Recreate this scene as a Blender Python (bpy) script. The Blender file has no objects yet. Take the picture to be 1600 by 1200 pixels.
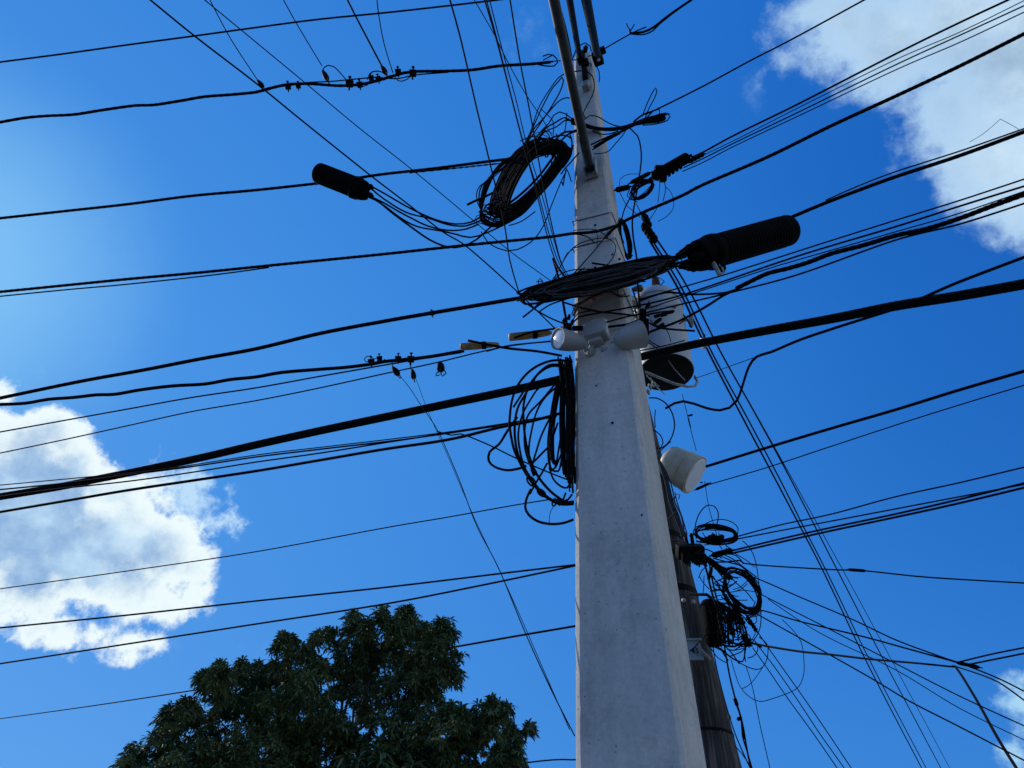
import bpy, math, random
from mathutils import Vector, Matrix
random.seed(11)
R = random.Random(5)
scene = bpy.context.scene
COL = scene.collection
PI = math.pi

# ------------------------------------------------------------------ camera
FPX = 1202.0                      # focal length in pixels of the 1600 px wide photograph
PITCH = math.radians(42); ROLL = math.radians(2.0)
CPOS = Vector((0, 0, 1.6))
F = Vector((0, math.cos(PITCH), math.sin(PITCH)))
R0 = Vector((1, 0, 0)); U0 = Vector((0, -math.sin(PITCH), math.cos(PITCH)))
RT = R0 * math.cos(ROLL) + U0 * math.sin(ROLL)
UP = U0 * math.cos(ROLL) - R0 * math.sin(ROLL)
cam_d = bpy.data.cameras.new('camera'); cam = bpy.data.objects.new('camera', cam_d)
COL.objects.link(cam)
M3 = Matrix((RT, UP, -F)).transposed()
cam.matrix_world = Matrix.Translation(CPOS) @ M3.to_4x4()
cam_d.sensor_width = 36; cam_d.lens = 36 * FPX / 1600
cam_d.clip_start = 0.05; cam_d.clip_end = 3000
scene.camera = cam

def ray(u, v): return F + RT * ((u - 800) / FPX) + UP * ((600 - v) / FPX)
def P(u, v, d): return CPOS + ray(u, v) * d
def dY(u, v, Y): return Y / ray(u, v).y
def dZ(u, v, Z): return (Z - CPOS.z) / ray(u, v).z
def PY(u, v, Y): return P(u, v, dY(u, v, Y))
def px(w, d): return w * d / FPX            # pixels -> metres at a depth

# ------------------------------------------------------------------ tagging
def tag(o, label=None, cat=None, group=None, kind=None):
    if label: o['label'] = label
    if cat: o['category'] = cat
    if group: o['group'] = group
    if kind: o['kind'] = kind
    return o
def thing(name, label, cat, loc, group=None):
    o = bpy.data.objects.new(name, None); COL.objects.link(o)
    o.location = loc; o.empty_display_size = 0.1
    tag(o, label, cat, group); return o

# ------------------------------------------------------------------ mesh builder
def frame_of(a):
    a = a.normalized()
    h = Vector((0, 0, 1)) if abs(a.z) < 0.9 else Vector((1, 0, 0))
    x = h.cross(a).normalized(); y = a.cross(x).normalized()
    return x, y, a
class MB:
    def __init__(s): s.v = []; s.f = []
    def ringtube(s, rings, cap=True):
        base = len(s.v); n = len(rings[0])
        for r in rings: s.v.extend(r)
        for i in range(len(rings) - 1):
            a = base + i * n; b = a + n
            for j in range(n):
                k = (j + 1) % n
                s.f.append((a + j, a + k, b + k, b + j))
        if cap:
            s.f.append(tuple(base + j for j in reversed(range(n))))
            s.f.append(tuple(base + (len(rings) - 1) * n + j for j in range(n)))
        return s
    def tube(s, pts, rad, sides=6, cap=True):
        n = len(pts)
        if n < 2: return s
        rs = rad if isinstance(rad, (list, tuple)) else [rad] * n
        t0 = (pts[1] - pts[0]).normalized()
        x, y, _ = frame_of(t0)
        rings = []
        for i in range(n):
            t = (pts[min(i + 1, n - 1)] - pts[max(i - 1, 0)])
            if t.length < 1e-9: t = t0
            t.normalize()
            x = (x - t * x.dot(t))
            if x.length < 1e-6: x, _, _ = frame_of(t)
            x.normalize(); y = t.cross(x)
            r = rs[i]
            rings.append([pts[i] + x * (math.cos(2 * PI * j / sides) * r) + y * (math.sin(2 * PI * j / sides) * r) for j in range(sides)])
        return s.ringtube(rings, cap)
    def lathe(s, p0, p1, prof, sides=24):
        # prof: list of (t along p0->p1, radius)
        ax = p1 - p0; x, y, a = frame_of(ax)
        rings = [[p0 + ax * t + x * (math.cos(2 * PI * j / sides) * r) + y * (math.sin(2 * PI * j / sides) * r) for j in range(sides)] for t, r in prof]
        return s.ringtube(rings)
    def box(s, c, x, y, z, bev=0.0):
        # half-extent vectors x, y, z
        if bev <= 0:
            b = len(s.v)
            for i in (-1, 1):
                for j in (-1, 1):
                    for k in (-1, 1): s.v.append(c + x * i + y * j + z * k)
            for q in ((0, 1, 3, 2), (4, 6, 7, 5), (0, 4, 5, 1), (2, 3, 7, 6), (0, 2, 6, 4), (1, 5, 7, 3)):
                s.f.append(tuple(b + t for t in q))
            return s
        lx, ly, lz = x.length, y.length, z.length
        ux, uy, uz = x / lx, y / ly, z / lz
        def loop(hx, hy, zz, b2):
            out = []
            for sx, sy in ((1, 1), (-1, 1), (-1, -1), (1, -1)):
                cx, cy = (hx - b2) * sx, (hy - b2) * sy
                a0 = {(1, 1): 0, (-1, 1): 90, (-1, -1): 180, (1, -1): 270}[(sx, sy)]
                for q in (0, 30, 60, 90):
                    an = math.radians(a0 + q)
                    out.append(c + ux * (cx + b2 * math.cos(an)) + uy * (cy + b2 * math.sin(an)) + uz * zz)
            return out
        return s.ringtube([loop(lx - bev, ly - bev, -lz, bev * .4), loop(lx - bev * .3, ly - bev * .3, -lz + bev * .3, bev * .8), loop(lx, ly, -lz + bev, bev),
                           loop(lx, ly, lz - bev, bev), loop(lx - bev * .3, ly - bev * .3, lz - bev * .3, bev * .8), loop(lx - bev, ly - bev, lz, bev * .4)])
    def build(s, name, mat, parent=None, smooth=True, ang=40):
        me = bpy.data.meshes.new(name)
        me.from_pydata([tuple(q) for q in s.v], [], s.f)
        me.materials.append(mat)
        o = bpy.data.objects.new(name, me); COL.objects.link(o)
        if smooth:
            me.polygons.foreach_set('use_smooth', [True] * len(me.polygons))
            me.set_sharp_from_angle(angle=math.radians(ang))
        if parent is not None:
            o.parent = parent
            o.matrix_parent_inverse = Matrix.Translation(-Vector(parent.location))
        me.update(); return o

# ------------------------------------------------------------------ smooth pixel paths
def cr(p, n):
    out = []
    m = len(p)
    for i in range(m - 1):
        p0 = p[max(i - 1, 0)]; p1 = p[i]; p2 = p[i + 1]; p3 = p[min(i + 2, m - 1)]
        k = max(1, n[i] if isinstance(n, list) else n)
        for j in range(k):
            t = j / k
            out.append(tuple(0.5 * ((2 * b) + (c - a) * t + (2 * a - 5 * b + 4 * c - d) * t * t + (-a + 3 * b - 3 * c + d) * t ** 3) for a, b, c, d in zip(p0, p1, p2, p3)))
    out.append(tuple(p[-1])); return out
def smooth_px(pts, step=9.0):
    n = [max(1, min(24, int(math.hypot(pts[i + 1][0] - pts[i][0], pts[i + 1][1] - pts[i][1]) / step))) for i in range(len(pts) - 1)]
    return cr(pts, n)

# ------------------------------------------------------------------ materials
def newmat(name):
    m = bpy.data.materials.new(name); m.use_nodes = True
    nt = m.node_tree; b = nt.nodes['Principled BSDF']; return m, nt, b
def mottled(name, c1, c2, rough=.6, scale=8, metal=0.0, bump=0.0, bscale=60, rough2=None, spec=None, stretch=(1, 1, 1), detail=6):
    m, nt, b = newmat(name); N = nt.nodes; L = nt.links
    tc = N.new('ShaderNodeTexCoord'); mp = N.new('ShaderNodeMapping'); mp.inputs['Scale'].default_value = stretch
    L.new(tc.outputs['Object'], mp.inputs['Vector'])
    n = N.new('ShaderNodeTexNoise'); n.inputs['Scale'].default_value = scale; n.inputs['Detail'].default_value = detail; n.inputs['Roughness'].default_value = .6
    L.new(mp.outputs[0], n.inputs['Vector'])
    r = N.new('ShaderNodeValToRGB'); r.color_ramp.elements[0].position = .35; r.color_ramp.elements[1].position = .65
    r.color_ramp.elements[0].color = (*c1, 1); r.color_ramp.elements[1].color = (*c2, 1)
    L.new(n.outputs['Fac'], r.inputs['Fac']); L.new(r.outputs[0], b.inputs['Base Color'])
    b.inputs['Roughness'].default_value = rough; b.inputs['Metallic'].default_value = metal
    if rough2 is not None:
        mr = N.new('ShaderNodeMapRange'); mr.inputs['To Min'].default_value = rough; mr.inputs['To Max'].default_value = rough2
        L.new(n.outputs['Fac'], mr.inputs['Value']); L.new(mr.outputs[0], b.inputs['Roughness'])
    if spec is not None: b.inputs['Specular IOR Level'].default_value = spec
    if bump > 0:
        n2 = N.new('ShaderNodeTexNoise'); n2.inputs['Scale'].default_value = bscale; n2.inputs['Detail'].default_value = 5
        L.new(mp.outputs[0], n2.inputs['Vector'])
        bp = N.new('ShaderNodeBump'); bp.inputs['Strength'].default_value = bump; bp.inputs['Distance'].default_value = .01
        L.new(n2.outputs['Fac'], bp.inputs['Height']); L.new(bp.outputs[0], b.inputs['Normal'])
    return m
M = {}
M['cable'] = mottled('cable_jacket', (.003, .003, .004), (.007, .007, .009), .75, 30, rough2=.95, spec=.06)
M['grey_cable'] = mottled('weathered_cable_jacket', (.014, .015, .018), (.05, .052, .058), .6, 25, rough2=.8, spec=.2)
M['steel_wire'] = mottled('steel_wire', (.06, .06, .065), (.12, .12, .13), .45, 20, metal=.5)
M['plastic'] = mottled('black_plastic', (.0015, .0015, .002), (.004, .004, .0045), .65, 14, bump=.1, rough2=.85, spec=.035)
M['hardware'] = mottled('dark_hardware', (.003, .003, .0035), (.010, .009, .009), .7, 40, spec=.07)
M['galv'] = mottled('galvanised_steel', (.20, .22, .22), (.36, .38, .37), .5, 22, metal=.45, bump=.15, rough2=.7)
M['pipe'] = mottled('weathered_pipe', (.010, .012, .014), (.035, .038, .04), .5, 12, spec=.3, rough2=.65, stretch=(1, 1, .4))
M['darkpipe'] = mottled('dark_pipe', (.003, .003, .004), (.008, .008, .009), .7, 12, spec=.06)
M['grey_paint'] = mottled('grey_enamel', (.21, .225, .24), (.29, .305, .315), .5, 5, rough2=.6)
M['tank'] = mottled('transformer_paint', (.26, .28, .30), (.36, .38, .40), .45, 4, rough2=.6, stretch=(1, 1, .3))
M['tank_dark'] = mottled('transformer_underside', (.006, .0065, .008), (.013, .013, .014), .8, 9, spec=.1)
M['cream'] = mottled('cream_plastic', (.26, .23, .15), (.50, .46, .35), .5, 5)
M['cream_face'] = mottled('white_plastic', (.62, .64, .64), (.72, .74, .74), .45, 9)
M['sleeve'] = mottled('yellow_brown_sleeve', (.16, .10, .035), (.34, .23, .08), .6, 30)
M['rust'] = mottled('faded_red_strap', (.22, .09, .08), (.36, .17, .14), .7, 30)
M['porcelain'] = mottled('brown_porcelain', (.05, .022, .016), (.08, .04, .03), .25, 12)
M['white'] = mottled('white_tape', (.6, .62, .62), (.75, .75, .75), .5, 30)
M['signplate'] = mottled('sign_plate', (.20, .25, .28), (.28, .33, .36), .5, 12)
M['bark'] = mottled('tree_bark', (.02, .016, .012), (.05, .04, .03), .9, 5, bump=.6, bscale=20, stretch=(1, 1, .3))
m, nt, b = newmat('lamp_glass'); b.inputs['Base Color'].default_value = (.9, .92, .95, 1); b.inputs['Roughness'].default_value = .12; M['lens'] = m

# concrete of the big pole
def concrete():
    m, nt, b = newmat('cast_concrete'); N = nt.nodes; L = nt.links
    tc = N.new('ShaderNodeTexCoord')
    def noise(scale, detail=6, rough=.6, st=None):
        n = N.new('ShaderNodeTexNoise'); n.inputs['Scale'].default_value = scale; n.inputs['Detail'].default_value = detail; n.inputs['Roughness'].default_value = rough
        if st:
            mp = N.new('ShaderNodeMapping'); mp.inputs['Scale'].default_value = st; L.new(tc.outputs['Object'], mp.inputs['Vector']); L.new(mp.outputs[0], n.inputs['Vector'])
        else: L.new(tc.outputs['Object'], n.inputs['Vector'])
        return n
    def ramp(src, a, bb, ca, cb):
        r = N.new('ShaderNodeValToRGB'); r.color_ramp.elements[0].position = a; r.color_ramp.elements[1].position = bb
        r.color_ramp.elements[0].color = (*ca, 1); r.color_ramp.elements[1].color = (*cb, 1); L.new(src, r.inputs['Fac']); return r
    def mul(a, bb, f=1.0, mode='MULTIPLY'):
        x = N.new('ShaderNodeMixRGB'); x.blend_type = mode; x.inputs['Fac'].default_value = f; L.new(a, x.inputs[1]); L.new(bb, x.inputs[2]); return x
    base = ramp(noise(2.2, 5, .6, (1, 1, .5)).outputs['Fac'], .32, .68, (.43, .415, .385), (.56, .54, .50))
    fine = ramp(noise(45, 6, .75).outputs['Fac'], .3, .7, (.84, .84, .85), (1.1, 1.1, 1.09))
    streak = ramp(noise(9, 5, .65, (1.6, 1.6, .22)).outputs['Fac'], .30, .60, (.86, .87, .88), (1.03, 1.03, 1.02))
    blot = ramp(noise(4, 9, .75).outputs['Fac'], .48, .72, (1, 1, 1), (.66, .67, .68))
    c = mul(base.outputs[0], fine.outputs[0]); c = mul(c.outputs[0], streak.outputs[0]); c = mul(c.outputs[0], blot.outputs[0], .9)
    # air holes: voronoi dots masked by noise
    vo = N.new('ShaderNodeTexVoronoi'); vo.inputs['Scale'].default_value = 33; vo.inputs['Randomness'].default_value = 1; L.new(tc.outputs['Object'], vo.inputs['Vector'])
    pit = N.new('ShaderNodeMapRange'); pit.inputs['From Min'].default_value = .07; pit.inputs['From Max'].default_value = .16
    L.new(vo.outputs['Distance'], pit.inputs['Value'])
    wn = N.new('ShaderNodeMapRange'); wn.inputs['From Min'].default_value = .55; wn.inputs['From Max'].default_value = .56
    sp = N.new('ShaderNodeSeparateColor'); L.new(vo.outputs['Color'], sp.inputs[0]); L.new(sp.outputs[0], wn.inputs['Value'])
    inv = N.new('ShaderNodeMath'); inv.operation = 'SUBTRACT'; inv.inputs[0].default_value = 1; L.new(wn.outputs[0], inv.inputs[1])
    mx = N.new('ShaderNodeMath'); mx.operation = 'MAXIMUM'; L.new(pit.outputs[0], mx.inputs[0]); L.new(inv.outputs[0], mx.inputs[1])
    pr = ramp(mx.outputs[0], 0, 1, (.62, .62, .63), (1, 1, 1)); c = mul(c.outputs[0], pr.outputs[0])
    # a few sand-blast like crazing lines
    L.new(c.outputs[0], b.inputs['Base Color']); b.inputs['Roughness'].default_value = .88; b.inputs['Specular IOR Level'].default_value = .25
    h1 = noise(90, 6, .7); ad = N.new('ShaderNodeMath'); ad.operation = 'MULTIPLY_ADD'; ad.inputs[1].default_value = 2.2
    L.new(mx.outputs[0], ad.inputs[0]); L.new(h1.outputs['Fac'], ad.inputs[2])
    h2 = noise(7, 4, .6); ad2 = N.new('ShaderNodeMath'); ad2.operation = 'MULTIPLY_ADD'; ad2.inputs[1].default_value = 1.6; L.new(h2.outputs['Fac'], ad2.inputs[0]); L.new(ad.outputs[0], ad2.inputs[2])
    bp = N.new('ShaderNodeBump'); bp.inputs['Strength'].default_value = .55; bp.inputs['Distance'].default_value = .004
    L.new(ad2.outputs[0], bp.inputs['Height']); L.new(bp.outputs[0], b.inputs['Normal'])
    return m
M['concrete'] = concrete()

def wood():
    m, nt, b = newmat('weathered_wood'); N = nt.nodes; L = nt.links
    tc = N.new('ShaderNodeTexCoord'); mp = N.new('ShaderNodeMapping'); mp.inputs['Scale'].default_value = (1, 1, .045); L.new(tc.outputs['Object'], mp.inputs['Vector'])
    n = N.new('ShaderNodeTexNoise'); n.inputs['Scale'].default_value = 26; n.inputs['Detail'].default_value = 9; n.inputs['Roughness'].default_value = .72; L.new(mp.outputs[0], n.inputs['Vector'])
    r = N.new('ShaderNodeValToRGB'); e = r.color_ramp.elements; e[0].position = .38; e[0].color = (.006, .005, .005, 1); e[1].position = .62; e[1].color = (.15, .13, .12, 1)
    x = r.color_ramp.elements.new(.5); x.color = (.035, .031, .031, 1)
    L.new(n.outputs['Fac'], r.inputs['Fac'])
    n2 = N.new('ShaderNodeTexNoise'); n2.inputs['Scale'].default_value = 3; n2.inputs['Detail'].default_value = 4; L.new(tc.outputs['Object'], n2.inputs['Vector'])
    r2 = N.new('ShaderNodeValToRGB'); r2.color_ramp.elements[0].position = .35; r2.color_ramp.elements[1].position = .6; r2.color_ramp.elements[0].color = (.6, .58, .56, 1); r2.color_ramp.elements[1].color = (1.1, 1.08, 1.05, 1); L.new(n2.outputs['Fac'], r2.inputs['Fac'])
    mx = N.new('ShaderNodeMixRGB'); mx.blend_type = 'MULTIPLY'; mx.inputs['Fac'].default_value = 1; L.new(r.outputs[0], mx.inputs[1]); L.new(r2.outputs[0], mx.inputs[2])
    L.new(mx.outputs[0], b.inputs['Base Color']); b.inputs['Roughness'].default_value = .9
    bp = N.new('ShaderNodeBump'); bp.inputs['Strength'].default_value = .8; bp.inputs['Distance'].default_value = .008; L.new(n.outputs['Fac'], bp.inputs['Height']); L.new(bp.outputs[0], b.inputs['Normal'])
    return m
M['wood'] = wood()

def leafmat():
    m, nt, b = newmat('mango_leaf'); N = nt.nodes; L = nt.links
    tc = N.new('ShaderNodeTexCoord'); n = N.new('ShaderNodeTexNoise'); n.inputs['Scale'].default_value = 1.8; n.inputs['Detail'].default_value = 8; n.inputs['Roughness'].default_value = .8
    L.new(tc.outputs['Object'], n.inputs['Vector'])
    r = N.new('ShaderNodeValToRGB'); e = r.color_ramp.elements; e[0].position = .34; e[0].color = (.036, .062, .026, 1); e[1].position = .66; e[1].color = (.19, .19, .085, 1)
    x = r.color_ramp.elements.new(.5); x.color = (.08, .125, .05, 1)
    L.new(n.outputs['Fac'], r.inputs['Fac']); L.new(r.outputs[0], b.inputs['Base Color']); b.inputs['Roughness'].default_value = .55; b.inputs['Specular IOR Level'].default_value = .18
    return m
M['leaf'] = leafmat()
M['ground'] = mottled('dry_grass_ground', (.12, .12, .10), (.22, .21, .17), .95, .6, bump=.4, bscale=8)
M['asphalt'] = mottled('asphalt', (.045, .045, .047), (.065, .065, .066), .9, 3, bump=.3, bscale=90)
# how that camera records the blue of a clear sky: gain and response of each channel
CURVE = ((2.45, 1.7), (1.01, .78), (1.10, .36))
SKY_SAT = 1.0; SKY_VAL = 1.0

# ------------------------------------------------------------------ world, sun
SUN_AZ = math.radians(-57); SUN_EL = math.radians(38)
sd = Vector((math.sin(SUN_AZ) * math.cos(SUN_EL), math.cos(SUN_AZ) * math.cos(SUN_EL), math.sin(SUN_EL)))
sun_d = bpy.data.lights.new('sun', 'SUN'); sun_d.energy = 3.0; sun_d.angle = math.radians(.5); sun_d.color = (1, .95, .88)
sun = bpy.data.objects.new('sun', sun_d); COL.objects.link(sun)
sun.rotation_euler = (-sd).to_track_quat('-Z', 'Y').to_euler(); sun.location = (-20, 10, 30)

world = bpy.data.worlds.new('World'); scene.world = world; world.use_nodes = True
nt = world.node_tree; N = nt.nodes; L = nt.links; N.clear()
out = N.new('ShaderNodeOutputWorld'); bg = N.new('ShaderNodeBackground'); L.new(bg.outputs[0], out.inputs['Surface'])
SKY_STR = 0.10; bg.inputs['Strength'].default_value = SKY_STR
sky = N.new('ShaderNodeTexSky'); sky.sky_type = 'NISHITA'; sky.sun_disc = False
sky.sun_elevation = SUN_EL; sky.sun_rotation = SUN_AZ; sky.air_density = 0.75; sky.dust_density = 0.0; sky.ozone_density = 2.2; sky.altitude = 50
def math_n(op, a=None, b_=None, c=None, clamp=False):
    n = N.new('ShaderNodeMath'); n.operation = op; n.use_clamp = clamp
    for i, q in enumerate((a, b_, c)):
        if q is None: continue
        if isinstance(q, (int, float)): n.inputs[i].default_value = q
        else: L.new(q, n.inputs[i])
    return n.outputs[0]
def mapr(v, a, b_, c=0, d=1, smooth=True):
    n = N.new('ShaderNodeMapRange'); n.interpolation_type = 'SMOOTHSTEP' if smooth else 'LINEAR'
    L.new(v, n.inputs['Value'])
    for k, q in zip(('From Min', 'From Max', 'To Min', 'To Max'), (a, b_, c, d)): n.inputs[k].default_value = q
    return n.outputs[0]
def mixc(f, a, b_, mode='MIX'):
    n = N.new('ShaderNodeMixRGB'); n.blend_type = mode
    for s_, q in zip(n.inputs, (f, a, b_)):
        if isinstance(q, (int, float)): s_.default_value = q
        elif isinstance(q, tuple): s_.default_value = (*q, 1)
        else: L.new(q, s_)
    return n.outputs[0]
# the deep tropical blue: shift the sky's saturation, as that camera records it
hs = N.new('ShaderNodeHueSaturation'); hs.inputs['Saturation'].default_value = SKY_SAT; hs.inputs['Value'].default_value = SKY_VAL
L.new(sky.outputs[0], hs.inputs['Color'])
gm = N.new('ShaderNodeGamma'); gm.inputs['Gamma'].default_value = 1.0; L.new(hs.outputs[0], gm.inputs['Color'])
sp = N.new('ShaderNodeSeparateColor'); L.new(gm.outputs[0], sp.inputs[0]); cb = N.new('ShaderNodeCombineColor')
for i_, (a_, k_) in enumerate(CURVE):
    x_ = math_n('MULTIPLY', sp.outputs[i_], SKY_STR); x_ = math_n('POWER', x_, k_); L.new(math_n('MULTIPLY', x_, a_ / SKY_STR), cb.inputs[i_])
skyc = cb.outputs[0]
tc0 = N.new('ShaderNodeTexCoord'); sz0 = N.new('ShaderNodeSeparateXYZ'); L.new(tc0.outputs['Generated'], sz0.inputs[0])
skyc = mixc(1.0, skyc, mixc(mapr(sz0.outputs['Z'], .22, .66, smooth=False), (.42, .66, .84), (1, 1, 1)), 'MULTIPLY')
# deepest blue stands well away from the sun, high on the right
dk = N.new('ShaderNodeVectorMath'); dk.operation = 'DISTANCE'; L.new(tc0.outputs['Generated'], dk.inputs[0]); dk.inputs[1].default_value = ray(1800, 330).normalized()
skyc = mixc(1.0, skyc, mixc(mapr(dk.outputs['Value'], .10, .66), (.60, .74, .82), (1, 1, 1)), 'MULTIPLY')
tc = N.new('ShaderNodeTexCoord'); dirv = tc.outputs['Generated']
def wnoise(scale, detail, rough, off=0):
    mp = N.new('ShaderNodeMapping'); mp.inputs['Location'].default_value = (off, off * .7, -off); L.new(dirv, mp.inputs['Vector'])
    n = N.new('ShaderNodeTexNoise'); n.inputs['Scale'].default_value = scale; n.inputs['Detail'].default_value = detail; n.inputs['Roughness'].default_value = rough
    L.new(mp.outputs[0], n.inputs['Vector']); return n
def warp(scale, amp, detail=3):
    n = wnoise(scale, detail, .6, 3.1)
    a = N.new('ShaderNodeVectorMath'); a.operation = 'SUBTRACT'; L.new(n.outputs['Color'], a.inputs[0]); a.inputs[1].default_value = (.5, .5, .5)
    s_ = N.new('ShaderNodeVectorMath'); s_.operation = 'SCALE'; L.new(a.outputs[0], s_.inputs[0]); s_.inputs['Scale'].default_value = amp
    b2 = N.new('ShaderNodeVectorMath'); b2.operation = 'ADD'; L.new(dirv, b2.inputs[0]); L.new(s_.outputs[0], b2.inputs[1]); return b2.outputs[0]
wdir = warp(9, .06, 6)
def blobs(lst, vec):
    cur = None
    for (u, v, r) in lst:
        c = ray(u, v).normalized()
        dpt = (ray(u, v)).length
        ra = r / FPX / dpt                     # angular size there (roughly)
        n = N.new('ShaderNodeVectorMath'); n.operation = 'DISTANCE'; L.new(vec, n.inputs[0]); n.inputs[1].default_value = c
        q = math_n('MULTIPLY_ADD', n.outputs['Value'], -1 / ra, 1.0)
        q = math_n('MULTIPLY', q, ra * 10)      # scale so big and small blobs have alike edges
        cur = q if cur is None else math_n('SMOOTH_MAX', cur, q, .08)
    return cur
fb = wnoise(9, 12, .62).outputs['Fac']; fbc = math_n('SUBTRACT', fb, .5)
fb2 = wnoise(30, 8, .65, 1.7).outputs['Fac']; fb2c = math_n('SUBTRACT', fb2, .5)
sh1 = wnoise(11, 9, .6, 5.3).outputs['Fac']
def cover(lst, amp1, amp2, e0, e1):
    m = blobs(lst, wdir)
    m = math_n('MULTIPLY_ADD', fbc, amp1, m); m = math_n('MULTIPLY_ADD', fb2c, amp2, m)
    return m, mapr(m, e0, e1)
S = 1 / SKY_STR
def C(r, g, b_): # sRGB display value -> emission before the strength
    f = lambda c: ((c / 255) / 12.92 if c / 255 <= .04045 else ((c / 255 + .055) / 1.055) ** 2.4)
    return (f(r) * S, f(g) * S, f(b_) * S)
# left cumulus
left = [(-50, 690, 80), (2, 604, 30), (312, 868, 22), (300, 930, 24), (120, 1000, 40), (60, 980, 40), (240, 1005, 20), (-30, 610, 30), (40, 705, 62), (95, 688, 46), (130, 740, 58), (180, 770, 52), (60, 800, 110), (150, 860, 100), (250, 860, 62), (215, 815, 55),
        (282, 850, 34), (298, 885, 28), (60, 900, 80), (200, 920, 60), (270, 940, 34), (0, 800, 120), (-80, 850, 130),
        (160, 1000, 36), (205, 1012, 34), (100, 985, 34), (20, 960, 30), (-20, 965, 30), (85, 940, 40)]
mL, cL = cover(left, .75, .42, -.06, .09)
greyb = blobs([(60, 850, 190), (190, 890, 95), (60, 735, 75), (120, 745, 50), (285, 905, 45), (140, 830, 90)], wdir)
greyf = mapr(math_n('MULTIPLY_ADD', fb2c, .7, math_n('MULTIPLY_ADD', fbc, 1.7, greyb)), -.15, .75)
edge = mapr(mL, .06, .34)
inner = mixc(mapr(sh1, .35, .65), C(138, 176, 220), C(196, 228, 252))
colL = mixc(math_n('MULTIPLY', greyf, edge), C(238, 252, 255), inner)
# right high cloud, greyer
right = [(1330, 40, 85), (1290, 20, 60), (1400, 60, 110), (1500, 40, 130), (1600, 100, 160), (1320, 115, 40), (1480, 160, 90), (1560, 230, 100), (1430, 205, 34), (1455, 180, 40), (1600, 300, 80), (1640, 250, 120),
         (1590, 355, 36), (1585, 320, 40), (1660, 380, 50), (1235, 35, 30), (1225, 90, 16), (1700, 60, 200), (1400, 215, 22)]
mR, cR = cover(right, 1.1, .55, -.12, .30)
inR = mixc(mapr(sh1, .30, .70), C(150, 180, 210), C(206, 231, 249))
edR = mapr(mR, .1, 1.0)
colR = mixc(edR, C(176, 210, 242), inR)
# small ones
low = [(1595, 1100, 36), (1640, 1140, 50), (1600, 1185, 28), (1605, 952, 14)]
mS, cS = cover(low, .6, .5, -.02, .2)
colS = C(168, 214, 245)
# torn wisps
wis = [(300, 788, 36), (326, 778, 20), (324, 812, 22), (268, 772, 20)]
mW, cW0 = cover(wis, 1.6, 1.8, -.1, .4)
cW = math_n('MULTIPLY', cW0, .85)
wis2 = [(840, 20, 26), (845, 45, 16), (1215, 105, 30), (400, 1020, 30), (395, 1065, 22), (270, 1000, 30), (355, 845, 14), (180, 1040, 30), (30, 980, 60), (60, 590, 24)]
mW2, cW20 = cover(wis2, 1.8, 1.6, .0, 1.1)
cW2 = math_n('MULTIPLY', cW20, .5)
# pale veil low on the left where the sun stands
vn = N.new('ShaderNodeVectorMath'); vn.operation = 'DISTANCE'; L.new(dirv, vn.inputs[0]); vn.inputs[1].default_value = ray(-110, 410).normalized()
veil = math_n('MULTIPLY', mapr(math_n('MULTIPLY_ADD', fbc, .04, vn.outputs['Value']), .27, .02), .62)
veil2 = math_n('MULTIPLY', mapr(vn.outputs['Value'], .9, .1), .04)
col = mixc(veil2, skyc, C(150, 215, 255)); col = mixc(veil, col, C(150, 215, 255))
col = mixc(cW2, col, C(150, 195, 240)); col = mixc(cW, col, C(200, 232, 255))
col = mixc(cL, col, colL); col = mixc(cR, col, colR); col = mixc(cS, col, colS)
# unseen clouds behind the photographer, added to light the pole, denser to the right
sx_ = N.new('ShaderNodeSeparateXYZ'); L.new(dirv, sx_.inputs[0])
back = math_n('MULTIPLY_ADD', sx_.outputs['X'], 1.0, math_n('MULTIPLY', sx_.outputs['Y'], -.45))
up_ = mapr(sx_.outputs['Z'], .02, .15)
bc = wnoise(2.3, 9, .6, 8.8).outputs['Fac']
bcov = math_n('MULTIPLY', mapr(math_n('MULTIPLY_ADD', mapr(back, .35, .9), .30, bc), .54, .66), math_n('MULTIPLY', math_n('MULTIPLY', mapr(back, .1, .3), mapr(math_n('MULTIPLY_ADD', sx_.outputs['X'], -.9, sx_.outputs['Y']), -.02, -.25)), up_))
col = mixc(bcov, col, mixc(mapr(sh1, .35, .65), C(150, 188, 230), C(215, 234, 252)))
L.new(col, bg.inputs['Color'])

scene.view_settings.view_transform = 'Standard'; scene.view_settings.look = 'None'; scene.view_settings.gamma = 1
scene.view_settings.exposure = 0.0
scene.cycles.use_denoising = True
scene.cycles.max_bounces = 6; scene.cycles.diffuse_bounces = 3

# ------------------------------------------------------------------ ground
def sheet(name, x0, y0, x1, y1, z, mat, n=1):
    mb = MB()
    for i in range(n + 1):
        for j in range(n + 1): mb.v.append(Vector((x0 + (x1 - x0) * i / n, y0 + (y1 - y0) * j / n, z)))
    for i in range(n):
        for j in range(n):
            a = i * (n + 1) + j; mb.f.append((a, a + n + 1, a + n + 2, a + 1))
    o = mb.build(name, mat, smooth=False); o['kind'] = 'structure'; return o
sheet('ground', -900, -900, 900, 1800, 0, M['ground'], 4)
sheet('road', -900, -8.5, 900, -1.5, .004, M['asphalt'])

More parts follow.
